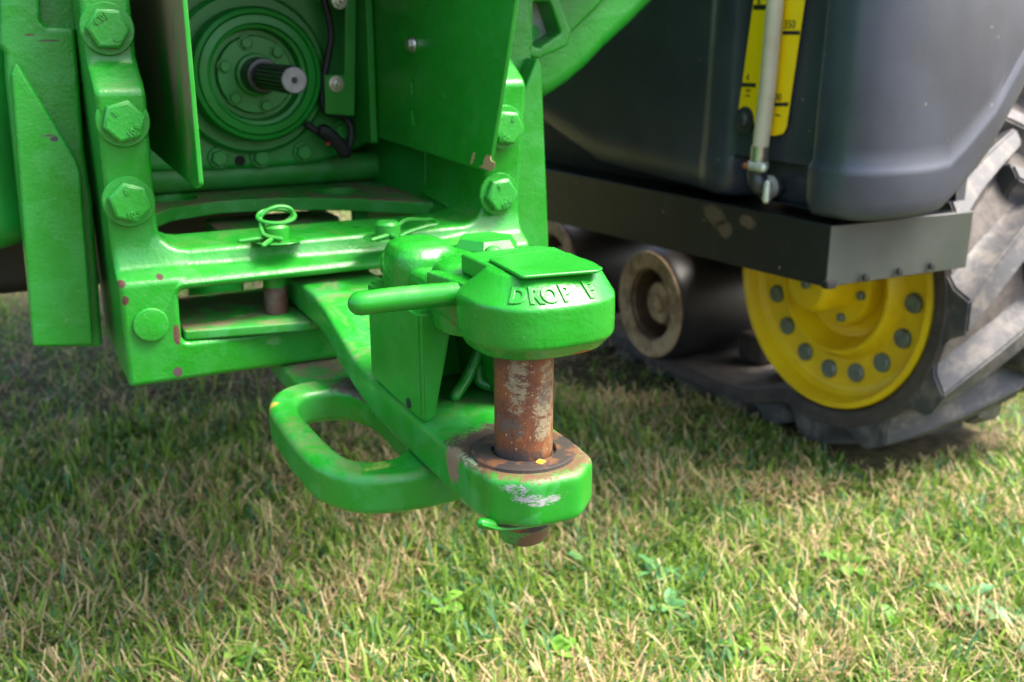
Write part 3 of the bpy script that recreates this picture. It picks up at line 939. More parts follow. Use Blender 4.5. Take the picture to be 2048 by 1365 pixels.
# resample evenly
def resample(P, ds):
    out = [Vector(P[0])]; acc = 0
    for a, b in zip(P, P[1:]):
        a, b = Vector(a), Vector(b); L = (b - a).length; p = 0
        while acc + (L - p) >= ds:
            p += ds - acc; acc = 0
            out.append(a + (b - a) * (p / L))
        acc += L - p
    return out
BR = resample(BP, .03)
BX0, BX1 = 1.460, 1.90
def belt_frame(i):
    a, b = BR[max(i - 1, 0)], BR[min(i + 1, len(BR) - 1)]
    t = (b - a).normalized()
    n = Vector((t.y, -t.x))                    # candidate outward
    c = Vector((2.0, .55)) - BR[i]
    if n.dot(c) > 0:
        n = -n
    return BR[i], t, n
bm = bmesh.new()
rings = []
for i in range(len(BR)):
    p, t, n = belt_frame(i)
    sec = [(BX0 + .008, 0), (BX1 - .008, 0), (BX1, .008), (BX1, T - .008), (BX1 - .008, T), (BX0 + .008, T), (BX0, T - .008), (BX0, .008)]
    rings.append([bm.verts.new((x, p.x + n.x * o, p.y + n.y * o)) for x, o in sec])
for A, B in zip(rings, rings[1:]):
    for k in range(8):
        bm.faces.new((A[k], A[(k + 1) % 8], B[(k + 1) % 8], B[k]))
bm.faces.new(rings[0]); bm.faces.new(rings[-1])
bme = bm_mesh(bm, 'rubber_track', 40)
bme.materials.append(M['rubber']); bme.materials.append(M['rubber_dark'])
for p in bme.polygons:
    if p.normal.x < -.6 or abs(p.normal.x) > .95:
        p.material_index = 1
track = part('rubber_track', bme, None, tractor)
def belt_at(s):
    s = max(0, min(len(BR) - 1.001, s)); i = int(s); f = s - i
    p0, t0, n0 = belt_frame(i); p1, t1, n1 = belt_frame(i + 1)
    return p0.lerp(p1, f), n0.lerp(n1, f).normalized()
def lug(s0, side):
    """one slanted tread bar from the belt's edge to past its middle"""
    H = .042
    own = bmesh.new(); secs = []
    K = 7
    for k in range(K + 1):
        f = k / K
        x = (BX0 + .002 + f * .245) if side < 0 else (BX1 - .002 - f * .245)
        s = s0 + (f ** .85) * 4.6
        w = 1.15 + .55 * (1 - f)
        ring = []
        for (ds, o) in ((-w * 1.25, T - .004), (-w * .80, T + H * .22), (-w * .46, T + H), (w * .46, T + H), (w * .80, T + H * .22), (w * 1.25, T - .004)):
            p, n = belt_at(s + ds)
            oo = o + (random.uniform(-.0012, .0012) if o > T else 0)
            ring.append(own.verts.new((x, p.x + n.x * oo, p.y + n.y * oo)))
        secs.append(ring)
    for A, B in zip(secs, secs[1:]):
        for k in range(5):
            own.faces.new((A[k], A[k + 1], B[k + 1], B[k]))
    own.faces.new(secs[0]); own.faces.new(secs[-1])
    bmesh.ops.recalc_face_normals(own, faces=own.faces[:])
    bmesh.ops.bevel(own, geom=[e for e in own.edges if e.calc_length() > .01 and e.is_manifold and e.calc_face_angle(0) > .6], offset=.004, segments=2, affect='EDGES')
    return own
first = 2.0
k = 0
s = first
while s < len(BR) - 8:
    part('tread_lug', lug(s, -1), 'rubber_lug', track)
    part('tread_lug', lug(s + 2.4, 1), 'rubber_lug', track)
    s += 4.8
s = 3.0
while s < len(BR) - 3:
    p, n = belt_at(s)
    if p.y < .2 and p.x > 1.5:
        g = boxm(1.62, 1.72, -.045, .045, 0, .075, .015, 2)
        a = math.atan2(-n.x, n.y)
        g.transform(Matrix.Translation((0, p.x - n.x * .002, p.y - n.y * .002)) @ Matrix(((1, 0, 0, 0), (0, -n.y, -n.x, 0), (0, n.x, -n.y, 0), (0, 0, 0, 1))))
        part('guide_lug', g, 'rubber_dark', track)
    s += 4.8
part('track_frame', boxm(1.56, 1.80, 1.75, 3.3, .30, .44, .02), 'wire', tractor)
part('drive_wheel', lathe([(.40, .42), (.415, .40), (.415, .02), (.40, 0), (.36, .0), (.33, .05), (.12, .05), (.10, .0), (0, 0)], 'X', (1.47, DY, DZ), 64), 'yellow', tractor)

# ------------------------------------------------------------------ drawbar with its hammer strap
drawbar = thing('drawbar', (.336, .9, .50), 'green drawbar with heavy forged hammer strap and side loop, bolted in the hitch frame', 'drawbar')
PINX, PINY = .3375, .6425
bm = bmesh.new()
prof = [(1.40, .577), (1.10, .578), (1.05, .577), (1.01, .570), (.965, .556), (.92, .543), (.88, .5385), (.82, .537), (.72, .5365), (.63, .5365),
        (.63, .497), (.72, .497), (.80, .497), (.87, .4985), (.915, .508), (.96, .519), (1.00, .535), (1.04, .541), (1.10, .542), (1.40, .542)]
add(bm, plate(prof, 'X', .289, .386, .006, (), 3))
nose = [(PINX + .0485 * math.cos(t), PINY - .0 + .047 * math.sin(t)) for t in [PI + PI * k / 20 for k in range(21)]]
nose = [(.289, .80)] + [(.289, .66)] + rnd([(.289, .655), (.293, .612, .012), (.318, .590, .02), (.358, .588, .02), (.383, .611, .015), (.386, .655)], .01)[1:-1] + [(.386, .66), (.386, .80)]
add(bm, plate(nose, 'Z', .497, .5370, .006, (), 3))
M['drawbar_green'] = green_paint('drawbar_green', .14, .55, .30, .27, scratch=.25, edge=.8, spots=[
    ((PINX, PINY, .537), (.053, .051, .0055), (.105, .050, .024), .7, 70),
    ((PINX - .006, PINY + .018, .537), (.048, .044, .006), (.040, .024, .016), .7, 60),
    ((0.289, 0.671, 0.5267), (.008, .012, .018), (.17, .115, .07), .9, 70),
    ((0.289, 0.6512, 0.5429), (.01, .022, .010), (.20, .26, .14), .9, 50),
    ((0.282, 0.592, 0.545), (0.007, .014, 0.003), (.27, .275, .27), 1.15, 150),
    ((0.2919, 0.592, 0.5369), (0.01, .014, 0.0036), (.27, .275, .27), 1.15, 150),
    ((0.3033, 0.592, 0.5297), (0.011, .014, 0.0042), (.27, .275, .27), 1.15, 150),
    ((0.3149, 0.592, 0.5223), (0.011, .014, 0.0034), (.27, .275, .27), 1.15, 150),
    ((0.3258, 0.592, 0.5191), (0.009, .014, 0.0036), (.27, .275, .27), 1.15, 150),
    ((0.3347, 0.592, 0.5208), (0.007, .014, 0.0034), (.27, .275, .27), 1.15, 150),
    ((0.2827, 0.6, 0.5151), (.004, .01, .003), (.26, .26, .25), .9, 140),
    ((0.3041, 0.592, 0.5498), (.022, .014, .0035), RUST, .6, 80),
    ((0.386, 0.6368, 0.5207), (.012, .02, .005), RUST, .6, 80),
    ((0.289, 0.6418, 0.5465), (.006, .006, .005), RUST, .5, 80)])
bar = part('bar', fuse(bm, .0022, 4), 'drawbar_green', drawbar)
bush = part('bushing', lathe([(.0415, .5355), (.0410, .5395), (.0395, .5402), (.0260, .5402), (.0250, .539), (.0245, .530)], 'Z', (PINX, PINY, 0), 56), 'grease', drawbar)
part('paint_flake', plate(rnd([(0.3321, 0.6134), (0.3384, 0.6186), (0.3415, 0.6117), (0.3344, 0.6081)], .002), 'Z', .5402, .5409, .0002), mat_simple('orange_flake', (.55, .22, .02), .6, .1), bush)

# towing loop at the left, welded under the bar
def closed(pts, n=7):
    out = []; m = len(pts)
    for i in range(m):
        a, b, c, d = (Vector(pts[(i + k) % m]) for k in (-1, 0, 1, 2))
        for k in range(n):
            t = k / n
            out.append(tuple(.5 * ((2 * b) + (c - a) * t + (2 * a - 5 * b + 4 * c - d) * t * t + (3 * b - a - 3 * c + d) * t ** 3)))
    return out
lo_ = closed([(.262, 1.004), (.30, 1.003), (.345, 1.0), (.362, .98), (.362, .76), (.345, .732), (.315, .727), (.270, .729), (.236, .741), (.213, .772), (.2055, .812), (.2055, .90), (.210, .952), (.230, .990)])
li_ = closed([(.268, .964), (.290, .955), (.304, .925), (.307, .88), (.302, .81), (.288, .780), (.265, .771), (.245, .782), (.2365, .812), (.2335, .87), (.2335, .925), (.245, .957)])
M['loop_green'] = green_paint('loop_green', .14, .40, .18, .26, scratch=.3, spots=[
    ((.300, .90, .497), (.030, .10, .008), (.06, .042, .03), .7, 60),
    ((.215, .95, .49), (.006, .010, .008), (.30, .24, .03), .9, 80), ((.255, .757, .493), (.016, .009, .005), (.15, .28, .03), 1.1, 80)])
bm = plate(lo_, 'Z', .459, .496, .0085, [li_], 4)
part('tow_loop', bm, 'loop_green', drawbar)

# pedestal walls of the strap
M['ped_green'] = green_paint('ped_green', .14, .12, .22, .3, scratch=.1)
def wall(mir):
    f = (lambda x: 2 * .3375 - x) if mir else (lambda x: x)
    bm = bmesh.new()
    # (y, top z, bottom z) front to back; outer x, inner x top / bottom
    secs = []
    for (y, zt, zb, xi_t, xi_b) in ((.733, .634, .5375, .3215, .3010), (.80, .634, .5375, .3215, .3030), (.862, .634, .5400, .3215, .3050)):
        secs.append([bm.verts.new((f(.2885), y, zb)), bm.verts.new((f(.2885), y, zt)), bm.verts.new((f(xi_t), y, zt)), bm.verts.new((f(xi_b), y, zb))])
    for A, B in zip(secs, secs[1:]):
        for k in range(4):
            bm.faces.new((A[k], A[(k + 1) % 4], B[(k + 1) % 4], B[k]))
    bm.faces.new(secs[0]); bm.faces.new(secs[-1])
    bmesh.ops.recalc_face_normals(bm, faces=bm.faces[:])
    bmesh.ops.bevel(bm, geom=[e for e in bm.edges if e.calc_face_angle(0) > .5], offset=.0035, segments=3, affect='EDGES')
    return bm
part('pedestal_wall', wall(False), 'ped_green', drawbar)
part('pedestal_wall', wall(True), 'ped_green', drawbar)
part('pedestal_web', boxm(.300, .376, .835, .855, .537, .640, .003), 'ped_green', drawbar)
for p in ((0.2895, 0.7623, 0.5464),):
    b = lathe([(.0045, 0), (.0045, .002), (0, .002)], 'X', (p[0] - .0019, p[1] + .0, p[2]), 14)
    part('drain_notch_shade', b, 'hole', drawbar)  # dark disc painted where the small slot lies in shade
part('rod', tube([(.372, .785, .60), (.366, .782, .580), (.352, .778, .556), (.3375, .774, .541)], .0055, 12, 5), 'loop_green', drawbar)
part('rod', tube([(.374, .790, .60), (.368, .788, .570), (.366, .785, .550), (.371, .780, .5445), (.378, .775, .5435)], .0055, 12, 5), 'loop_green', drawbar)

# hammer strap: a forged head over the pin and two humps behind it
def superell(cx, cy, rx, ryf, ryb, n=2.6, seg=56):
    out = []
    for k in range(seg):
        t = 2 * PI * k / seg
        c, s = math.cos(t), math.sin(t)
        x = rx * abs(c) ** (2 / n) * (1 if c > 0 else -1)
        ry = ryb if s > 0 else ryf
        y = ry * abs(s) ** (2 / n) * (1 if s > 0 else -1)
        out.append((cx + x, cy + y))
    return out
def loft(levels, cx, cy, n=2.6):
    bm = bmesh.new(); rings = []
    for (z, rx, rf, rb, dy, *dx) in levels:
        rings.append([bm.verts.new((x, y, z)) for x, y in superell(cx + (dx[0] if dx else 0), cy + dy, rx, rf, rb, n)])
    for A, B in zip(rings, rings[1:]):
        for k in range(len(A)):
            j = (k + 1) % len(A)
            bm.faces.new((A[k], A[j], B[j], B[k]))
    bm.faces.new(rings[0]); bm.faces.new(rings[-1])
    return bm
HX = .3492
bm = loft([(.6225, .044, .042, .022, 0), (.6255, .051, .049, .028, 0), (.6365, .0577, .0595, .038, 0), (.6455, .0580, .0598, .038, 0), (.6655, .0577, .0595, .038, 0), (.6825, .0435, .0390, .024, 0, .0065), (.6840, .0415, .0370, .022, 0, .0065)], HX, .652, 2.7)
# neck back to the pedestal
add(bm, boxm(.300, .386, .725, .865, .636, .660, .008))
add(bm, boxm(.318, .388, .66, .76, .630, .668, .010))
own = bmesh.new()
vs = [own.verts.new(v) for v in ((.296, .735, .640), (.380, .735, .640), (.382, .68, .627), (.306, .68, .627), (.296, .735, .668), (.380, .735, .668), (.382, .68, .668), (.306, .68, .668))]
for q in ((0, 1, 2, 3), (4, 5, 6, 7), (0, 1, 5, 4), (1, 2, 6, 5), (2, 3, 7, 6), (3, 0, 4, 7)):
    own.faces.new([vs[k] for k in q])
add(bm, own)
strap = part('hammer_strap', fuse(bm, .0016, 5), 'forged_green', drawbar)
bm = loft([(.620, .031, .034, .034, 0), (.659, .031, .034, .034, 0), (.667, .0295, .032, .033, 0), (.6745, .025, .026, .028, .002), (.678, .016, .016, .02, .004)], .3225, .812, 2.8)
add(bm, loft([(.620, .033, .038, .036, 0), (.650, .033, .037, .036, 0), (.660, .031, .030, .035, .004), (.670, .025, .020, .030, .007), (.6735, .016, .011, .02, .009)], .3335, .727, 2.6))
add(bm, loft([(.630, .020, .02, .06, 0), (.664, .020, .02, .06, 0), (.669, .014, .014, .05, 0)], .345, .76, 2.6))
M['handle_green'] = green_paint('handle_green', .07, .12, .10, .15, scratch=.3)
M['hump_green'] = green_paint('hump_green', .42, .05, .25, .2, scratch=.15, spots=[
    ((0.2642, 0.7, 0.7335), (.0075, .02, .005), (.20, .075, .015), .5, 120), ((0.2917, 0.7293, 0.688), (.006, .006, .005), (.22, .05, .015), .5, 120)])
part('strap_hump', fuse(bm, .0016, 5), 'hump_green', strap)
bm = loft([(.640, .030, .030, .030, 0), (.668, .030, .030, .030, 0), (.676, .026, .026, .026, 0)], .3965, .835, 6)
bmesh.ops.rotate(bm, verts=bm.verts[:], cent=(.3965, .835, .66), matrix=Matrix.Rotation(.5, 3, 'Z'))
hexb = lathe([(.0, .630), (.032, .630), (.032, .662), (.026, .6705), (.0, .6705)], 'Z', (.396, .83, 0), 6, cap=False)
part('strap_bolt', hexb, 'ped_green', drawbar, ang=20)
part('latch_button', tube([(.366, .745, .650), (.366, .753, .6690)], .0100, 18, 1), 'forged_green', strap)
# cover plate over the pin hole
cp = [(0.324, 0.6762), (0.3193, 0.6118), (0.3775, 0.6033), (0.3859, 0.61), (0.3871, 0.6303), (0.39, 0.6652), (0.3764, 0.6828)]
cpm = bmesh.new()
add(cpm, plate(rnd(cp, .004), 'Z', .6845, .6872, .0011))
cp2 = [(0.325, 0.6767), (0.3768, 0.6836), (0.3876, 0.6674), (0.3878, 0.6538), (0.3908, 0.6907), (0.3844, 0.7076), (0.3716, 0.7095)]
back = rnd(cp2, .003)
add(cpm, plate(back, 'Z', .6842, .6868, .0011, shift=lambda co: Vector((co.x, co.y, co.z - .07 * max(0, co.y - .690)))))
part('cover_plate', cpm, 'handle_green', strap)
part('cover_rib', boxm(.318, .384, .640, .715, .668, .6843, .003), 'ped_green', strap)
# raised forging letters round the upper bevel of the head
lv0 = superell(HX, .652, .0577, .0595, .038, 2.7, 720); lv1 = superell(HX + .0065, .652, .0435, .0390, .024, 2.7, 720)
lm = bmesh.new()
def bevel_at(deg):
    k = int(deg * 2) % 720
    a = Vector((*lv0[k], .6655)); b = Vector((*lv1[k], .6825))
    k2 = (k + 2) % 720
    tx = (Vector((*lv0[k2], .6655)) - a).normalized()
    up = (b - a).normalized()
    nn = tx.cross(up).normalized()
    up = nn.cross(tx)
    return (a * .57 + b * .43), tx, up, nn
for ch, (xx, _) in zip('DROPF', [(0.3156, 0.6792), (0.326, 0.678), (0.3369, 0.6768), (0.3487, 0.6754), (0.3696, 0.6738)]):
    c, tx, up, nn = bevel_at(min((d for d in range(200, 340)), key=lambda d: abs(bevel_at(d)[0].x - xx)))
    m = Matrix((( tx.x, up.x, nn.x, c.x - nn.x * .0016), (tx.y, up.y, nn.y, c.y - nn.y * .0016), (tx.z, up.z, nn.z, c.z - nn.z * .0016), (0, 0, 0, 1)))
    sc = Matrix.Diagonal((.80, 1.0, 1, 1))
    add(lm, text_bm(ch, .0200, .0040, m @ sc, .0004))
part('raised_lettering', lm, 'forged_green', strap)

# round handle of the strap latch
part('handle', tube([(.2305, .706, .6555), (.26, .702, .6565), (.30, .694, .6575), (.345, .683, .6590)], .0095, 20, 6), 'handle_green', drawbar)

# ------------------------------------------------------------------ hitch pin and clips
pin = thing('hitch_pin', (PINX, PINY, .45), 'thick rusty steel pin standing upright between the hammer strap and the drawbar nose', 'hitch pin')
part('pin_shaft', lathe([(.0225, .478), (.0228, .484), (.0228, .655), (.021, .658)], 'Z', (PINX, PINY, 0), 56), 'rust', pin)
part('pin_tip', lathe([(.0, .462), (.015, .462), (.018, .464), (.0218, .4745), (.0225, .4785)], 'Z', (PINX, PINY, 0), 40), green_paint('tip_green', .2, .5, .8, .4, spots=[((.34, .62, .470), (.02, .02, .01), (.10, .06, .03), .9, 70)]), pin)
clip = thing('retaining_clip', (PINX, PINY, .485), 'green wire clip with a round knob, through the pin tip under the drawbar nose', 'retaining clip')
part('knob', tube([(0.2866, 0.612, 0.501), (0.2954, 0.612, 0.4977)], .0043, 14, 1), 'loop_green', clip)
part('wire', tube([(0.2856, 0.608, 0.5018), (0.2997, 0.608, 0.4952), (0.3166, 0.608, 0.492), (0.3317, 0.608, 0.4914), (0.3405, 0.608, 0.4927)], .0016, 8, 6), 'loop_green', clip)

def wire_clip(name, c, label, flip):
    t = thing(name, c, label, 'clip pin', 'clip pins standing on the hitch beam')
    r, h = .0145, .019
    rr = lathe([(r, .0), (r, h - .003), (r - .003, h), (0, h)], 'Z', c, 32)
    part('pin_head', rr, 'cast_green', t)
    part('washer', lathe([(.029, 0), (.0285, .0010), (.0, .0010)], 'Z', (c[0] + .002, c[1] + .004, c[2]), 40), 'cast_green', t)
    x, y, z = c
    w = .0024
    if not flip:
        # ring stands up and leans over the pin head
        pts = [(x + .000, y - .0175, z + .005), (x - .0165, y - .008, z + .010)]
        for k in range(0, 19):
            a = 2 * PI * k / 18 * 1.0
            pts.append((x - .0165 + .019 * (1 - math.cos(a)), y + .002 + .004 * math.sin(a / 2), z + .0245 + .014 * math.sin(a) * .75 + .006 * (1 - math.cos(a)) * .3 + k * .0001))
        part('ring', tube(pts, w, 8, 3), 'cast_green', t)
        r2 = [(x + .021 * math.cos(2 * PI * k / 20) + .002, y + .012 * math.sin(2 * PI * k / 20) + .004, z + .0270 + .006 * math.sin(2 * PI * k / 20)) for k in range(21)]
        part('ring', tube(r2, w, 8, 1), 'cast_green', t)
    else:
        pts = [(x + .012, y - .010, z + .003), (x + .024, y - .006, z + .006), (x + .05, y + .000, z + .0095)]
        for k in range(0, 13):
            a = -PI / 2 + PI * k / 12
            pts.append((x + .055 + .010 * math.cos(a), y + .010 + .009 * math.sin(a), z + .0115 + .002 * math.sin(a)))
        pts += [(x + .03, y + .016, z + .016), (x + .016, y + .008, z + .012)]
        part('ring', tube(pts, w, 8, 3), 'cast_green', t)
    part('wire_leg', tube([(x - .004, y - .012, z + .0055), (x - .026, y - .020, z + .0035)] if flip else [(x - .004, y - .004, z + .006), (x - .043, y - .008, z + .005)], w, 8, 1), 'cast_green', t)
    part('wire_leg', tube([(x - .002, y - .010, z + .006), (x + .004, y - .028, z + .002)] if flip else [(x - .006, y - .010, z + .0055), (x - .022, y - .028, z + .002)], w + .0004, 8, 1), 'cast_green', t)
    return t
z0 = .6285
wire_clip('clip_pin', (*[(0.2684, 1.1102)][0], z0), 'green clip pin with its wire ring upright over its head on the hitch beam', False)
wire_clip('clip_pin', (*[(0.3859, 1.0699)][0], z0), 'green clip pin with its wire loop lying flat to the right, near the strap humps', True)
# lower shanks seen in the slot
M['pin_mix'] = mat_simple('half_painted_pin', (.07, .03, .022), .55, .3, 150, (.11, .075, .06), 40)
sp_ = [(0.267, 1.1304)][0]
bs = thing('stop_pin', (*sp_, .54), 'brown rusty stop pin standing in the slot beside the drawbar', 'stop pin')
part('pin_body', lathe([(.0128, .540), (.0135, .543), (.0135, .572)], 'Z', (*sp_, 0), 32), 'pin_mix', bs)
part('pin_neck', lathe([(.0132, .572), (.0132, .600)], 'Z', (*sp_, 0), 32), 'cast_green', bs)

# ------------------------------------------------------------------ grass
rng = np.random.default_rng(11)
def grass_mat():
    m = bpy.data.materials.new('grass_blades'); m.use_nodes = True
    t = m.node_tree; b = t.nodes['Principled BSDF']
    a = t.nodes.new('ShaderNodeVertexColor'); a.layer_name = 'tint'
    t.links.new(a.outputs[0], b.inputs['Base Color'])
    b.inputs['Roughness'].default_value = .55
    b.inputs['Specular IOR Level'].default_value = .35
    tr = t.nodes.new('ShaderNodeBsdfTranslucent'); t.links.new(a.outputs[0], tr.inputs[0])
    mx = t.nodes.new('ShaderNodeMixShader'); mx.inputs[0].default_value = .4
    t.links.new(b.outputs[0], mx.inputs[1]); t.links.new(tr.outputs[0], mx.inputs[2])
    t.links.new(mx.outputs[0], t.nodes['Material Output'].inputs[0])
    return m
def value_noise(x, y, s, seed):
    r = np.random.default_rng(seed); g = r.random((64, 64))
    u, v = x * s, y * s
    i, j = np.floor(u).astype(int), np.floor(v).astype(int)
    fu, fv = u - i, v - j
    fu, fv = fu * fu * (3 - 2 * fu), fv * fv * (3 - 2 * fv)
    G = lambda a, b: g[a % 64, b % 64]
    return (G(i, j) * (1 - fu) + G(i + 1, j) * fu) * (1 - fv) + (G(i, j + 1) * (1 - fu) + G(i + 1, j + 1) * fu) * fv

def scatter(n, rmin, rmax, power):
    """points round the viewer's wedge, thinning with distance"""
    a = np.radians(27 + (rng.random(n) - .5) * 92)
    u = rng.random(n)
    r = (rmin ** power + u * (rmax ** power - rmin ** power)) ** (1 / power)
    return r * np.sin(a), r * np.cos(a)
xs, ys = [], []
for (n, a, b, p) in ((200000, .80, 2.3, 1.3), (95000, 1.9, 5.5, 1.0), (18000, 5.0, 14, 1.0)):
    x, y = scatter(n, a, b, p); xs.append(x); ys.append(y)
gx_, gy_ = np.concatenate(xs), np.concatenate(ys)
N = len(gx_)
n1 = value_noise(gx_ + 50, gy_ + 50, 5, 1); n2 = value_noise(gx_ + 50, gy_ + 50, 14, 2); n3 = value_noise(gx_ + 50, gy_ + 50, 36, 3)
keep = (rng.random(N) < (.30 + 1.0 * n3)) & ~((gx_ > 1.47) & (gx_ < 1.88) & (gy_ > 1.30) & (gy_ < 3.5))
gx_, gy_, n1, n2, n3 = (v[keep] for v in (gx_, gy_, n1, n2, n3)); N = len(gx_)
dist = np.hypot(gx_, gy_)
dead = rng.random(N) < (.245 + .45 * (n1 - .5) + .55 * (n2 - .5))
fine = rng.random(N) < .45
Lg = np.where(dead, rng.uniform(.018, .060, N), rng.gamma(5, .0078, N).clip(.016, .085)) * (.74 + .48 * n2) * np.where((gx_ > 1.15) & (gx_ < 2.0) & (gy_ > 1.2), .55, 1.0)
wd = np.where(dead, rng.uniform(.0005, .0015, N), np.where(fine, rng.uniform(.0005, .0012, N), rng.uniform(.0013, .0026, N))) * (1 + np.clip(dist - 1.6, 0, 4) * .22)
az = rng.uniform(0, 2 * PI, N)
tilt = np.where(dead, rng.uniform(.6, 1.5, N), np.abs(rng.normal(.70, .45, N)).clip(0, 1.45))
bend = np.where(dead, rng.uniform(-.4, .5, N), rng.uniform(-.1, 1.0, N))
base = np.stack([gx_, gy_, np.where(dead, rng.uniform(0, .026, N), rng.uniform(-.003, .006, N))], 1)
dirh = np.stack([np.cos(az), np.sin(az), np.zeros(N)], 1)
tw = az + PI / 2 + rng.normal(0, .5, N)
side = np.stack([np.cos(tw), np.sin(tw), np.zeros(N)], 1)
lv = [0, .38, .74, 1.0]; ww = [.7, 1.0, .85, .22]
cut = rng.random(N) < .45                                  # mown, blunt ends
cur = base.copy(); ang = tilt.copy()
verts = np.zeros((N, 8, 3), np.float32)
for k in range(4):
    if k:
        st = (lv[k] - lv[k - 1]) * Lg
        cur = cur + (dirh * np.sin(ang)[:, None] + np.array([0, 0, 1]) * np.cos(ang)[:, None]) * st[:, None]
        cur[:, 2] = np.maximum(cur[:, 2], .003)
        ang = ang + bend * .45
    w = wd * (np.where(cut, .72, .10) if k == 3 else ww[k])
    verts[:, 2 * k] = cur - side * w[:, None]
    verts[:, 2 * k + 1] = cur + side * w[:, None]
idx = (np.arange(N) * 8)[:, None]
tri = np.array([0, 1, 3, 0, 3, 2, 2, 3, 5, 2, 5, 4, 4, 5, 7, 4, 7, 6])
faces = (idx + tri[None]).reshape(-1)
me = bpy.data.meshes.new('grass')
me.vertices.add(N * 8); me.vertices.foreach_set('co', verts.reshape(-1))
nt = N * 6
me.loops.add(nt * 3); me.loops.foreach_set('vertex_index', faces.astype(np.int32))
me.polygons.add(nt); me.polygons.foreach_set('loop_start', np.arange(0, nt * 3, 3, dtype=np.int32))
me.update(calc_edges=True)
gA, gB, gC = np.array([.070, .180, .018]), np.array([.250, .370, .045]), np.array([.065, .180, .075])
dA, dB = np.array([.62, .49, .27]), np.array([.36, .235, .12])
t1 = rng.random(N)[:, None]; t2 = (rng.random(N) < .20)[:, None]
col = gA * (1 - t1) + gB * t1
col = np.where(t2, gC * (.8 + .6 * t1), col)
col = np.where(dead[:, None], dA * t1 + dB * (1 - t1), col)
c4 = np.ones((N, 8, 4), np.float32)
c4[:, :, :3] = col[:, None, :]
tip = (rng.random(N) < .30)
c4[tip, 6:, :3] = (dA * .95)[None, None]
at = me.color_attributes.new('tint', 'FLOAT_COLOR', 'POINT')
at.data.foreach_set('color', c4.reshape(-1))
me.materials.append(grass_mat())
me.shade_smooth()
grass = bpy.data.objects.new('grass', me); COL.objects.link(grass)
grass['kind'] = 'stuff'; grass['label'] = 'short mown lawn of mixed green and straw coloured blades'

# ------------------------------------------------------------------ broad-leaved weeds in the lawn
def leaf_mesh(L, Wd, curl, lobed):
    bm = bmesh.new()
    K = 6
    rows = []
    for k in range(K + 1):
        f = k / K
        w = Wd * (math.sin(PI * min(1, f * .92 + .06)) ** .8)
        if lobed and k % 2:
            w *= .62
        y = L * f; z = L * (.55 * f - curl * f * f)
        rows.append([bm.verts.new((-w / 2, y, z + w * .12)), bm.verts.new((0, y, z)), bm.verts.new((w / 2, y, z + w * .12))])
    for A, B in zip(rows, rows[1:]):
        for j in (0, 1):
            bm.faces.new((A[j], A[j + 1], B[j + 1], B[j]))
    me = bpy.data.meshes.new('leaf'); bm.to_mesh(me); bm.free(); me.shade_smooth()
    return me
def leaf_mat(name, a, b):
    n = NT(name)
    col = n.mix(n.step(n.noise(60, 3), .35, .65), a, b)
    n.done(col, .5, n.bump(n.noise(300), .2, .0005), .4)
    n.b.inputs['Subsurface Weight'].default_value = 0
    return n.m
LM = [leaf_mat('bright_leaf', (.10, .27, .022), (.14, .32, .035)), leaf_mat('blue_green_leaf', (.045, .15, .05), (.07, .19, .06)), leaf_mat('mid_leaf', (.07, .20, .02), (.10, .24, .03))]
LMesh = []
for (L, Wd, cu, lb) in ((.030, .020, .35, False), (.045, .017, .5, True), (.040, .024, .45, False), (.024, .018, .3, False)):
    LMesh.append((L, Wd, cu, lb))
SH = {}
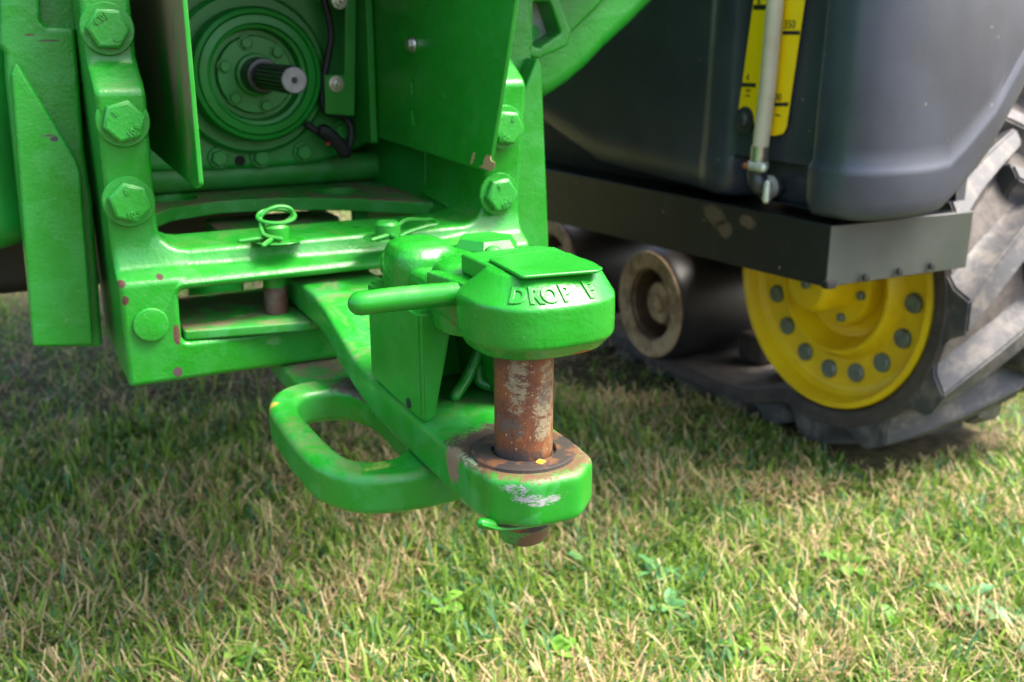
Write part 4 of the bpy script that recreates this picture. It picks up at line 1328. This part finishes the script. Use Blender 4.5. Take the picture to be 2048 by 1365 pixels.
def weed(x, y, kind, tone, n, sc, label):
    t = thing('weed_plant', (x, y, 0), label, 'weed', 'broad-leaved weeds in the lawn')
    for k in range(n):
        key = (kind, tone)
        if key not in SH:
            m_ = leaf_mesh(*LMesh[kind]); m_.materials.append(LM[tone]); SH[key] = m_
        o = bpy.data.objects.new('leaf', SH[key])
        r_ = random.uniform(.0, .012)
        a = 2 * PI * k / n + random.uniform(-.4, .4)
        o.location = (x - r_ * math.sin(a), y + r_ * math.cos(a), random.uniform(.010, .028))
        o.rotation_euler = (random.uniform(-.25, .35), random.uniform(-.2, .2), a)
        s_ = sc * .95 * random.uniform(.8, 1.2); o.scale = (s_, s_, s_)
        link(o, t)
spots = [
    ([(0.5125, 1.2396)][0], 2, 0, 5, 1.0, 'bright light green broad-leaved weed in the lawn below the drawbar nose'),
    ([(0.3321, 1.3871)][0], 1, 0, 8, .9, 'lobed green weed rosette in the lawn below the tow loop'),
    ([(0.2088, 1.2525)][0], 3, 0, 6, 1.2, 'small bright weed at the bottom edge, left of the middle'),
    ([(0.7713, 1.2489)][0], 0, 1, 7, 1.0, 'blue-green weed in the lawn a little right of the drawbar nose'),
    ([(0.6036, 1.0514)][0], 3, 0, 6, 1.1, 'small light green weed at the bottom edge below the drawbar nose'),
    ([(0.8561, 1.1706)][0], 1, 1, 9, 1.0, 'blue-green lobed weed in the open lawn, lower right of the drawbar'),
    ([(0.8113, 1.0797)][0], 0, 1, 7, 1.0, 'dull green weed just below the lobed blue-green one'),
    ([(1.153, 1.0545)][0], 2, 2, 6, 1.1, 'mid green weed with long leaves below the yellow wheel'),
    ([(1.2225, 0.8856)][0], 1, 1, 9, 1.1, 'pale blue-green lobed weed at the lower right of the lawn'),
    ([(1.2372, 0.818)][0], 1, 1, 8, 1.0, 'pale lobed weed at the far right edge of the lawn'),
    ([(1.102, 0.9015)][0], 0, 2, 7, .9, 'low weed with rounded leaves between two pale lobed weeds'),
    ([(0.1955, 1.8307)][0], 1, 2, 7, .9, 'shaded lobed weed in the lawn left of the tow loop'),
    ([(-0.0296, 1.493)][0], 2, 2, 5, .9, 'broad-leaved weed near the lower left corner'),
    ([(0.8518, 0.9315)][0], 1, 0, 8, .9, 'bright lobed weed at the bottom edge, right of the middle'),
]
for (p, kind, tone, n, sc, label) in spots:
    weed(p[0], p[1], kind, tone, n, sc, label)
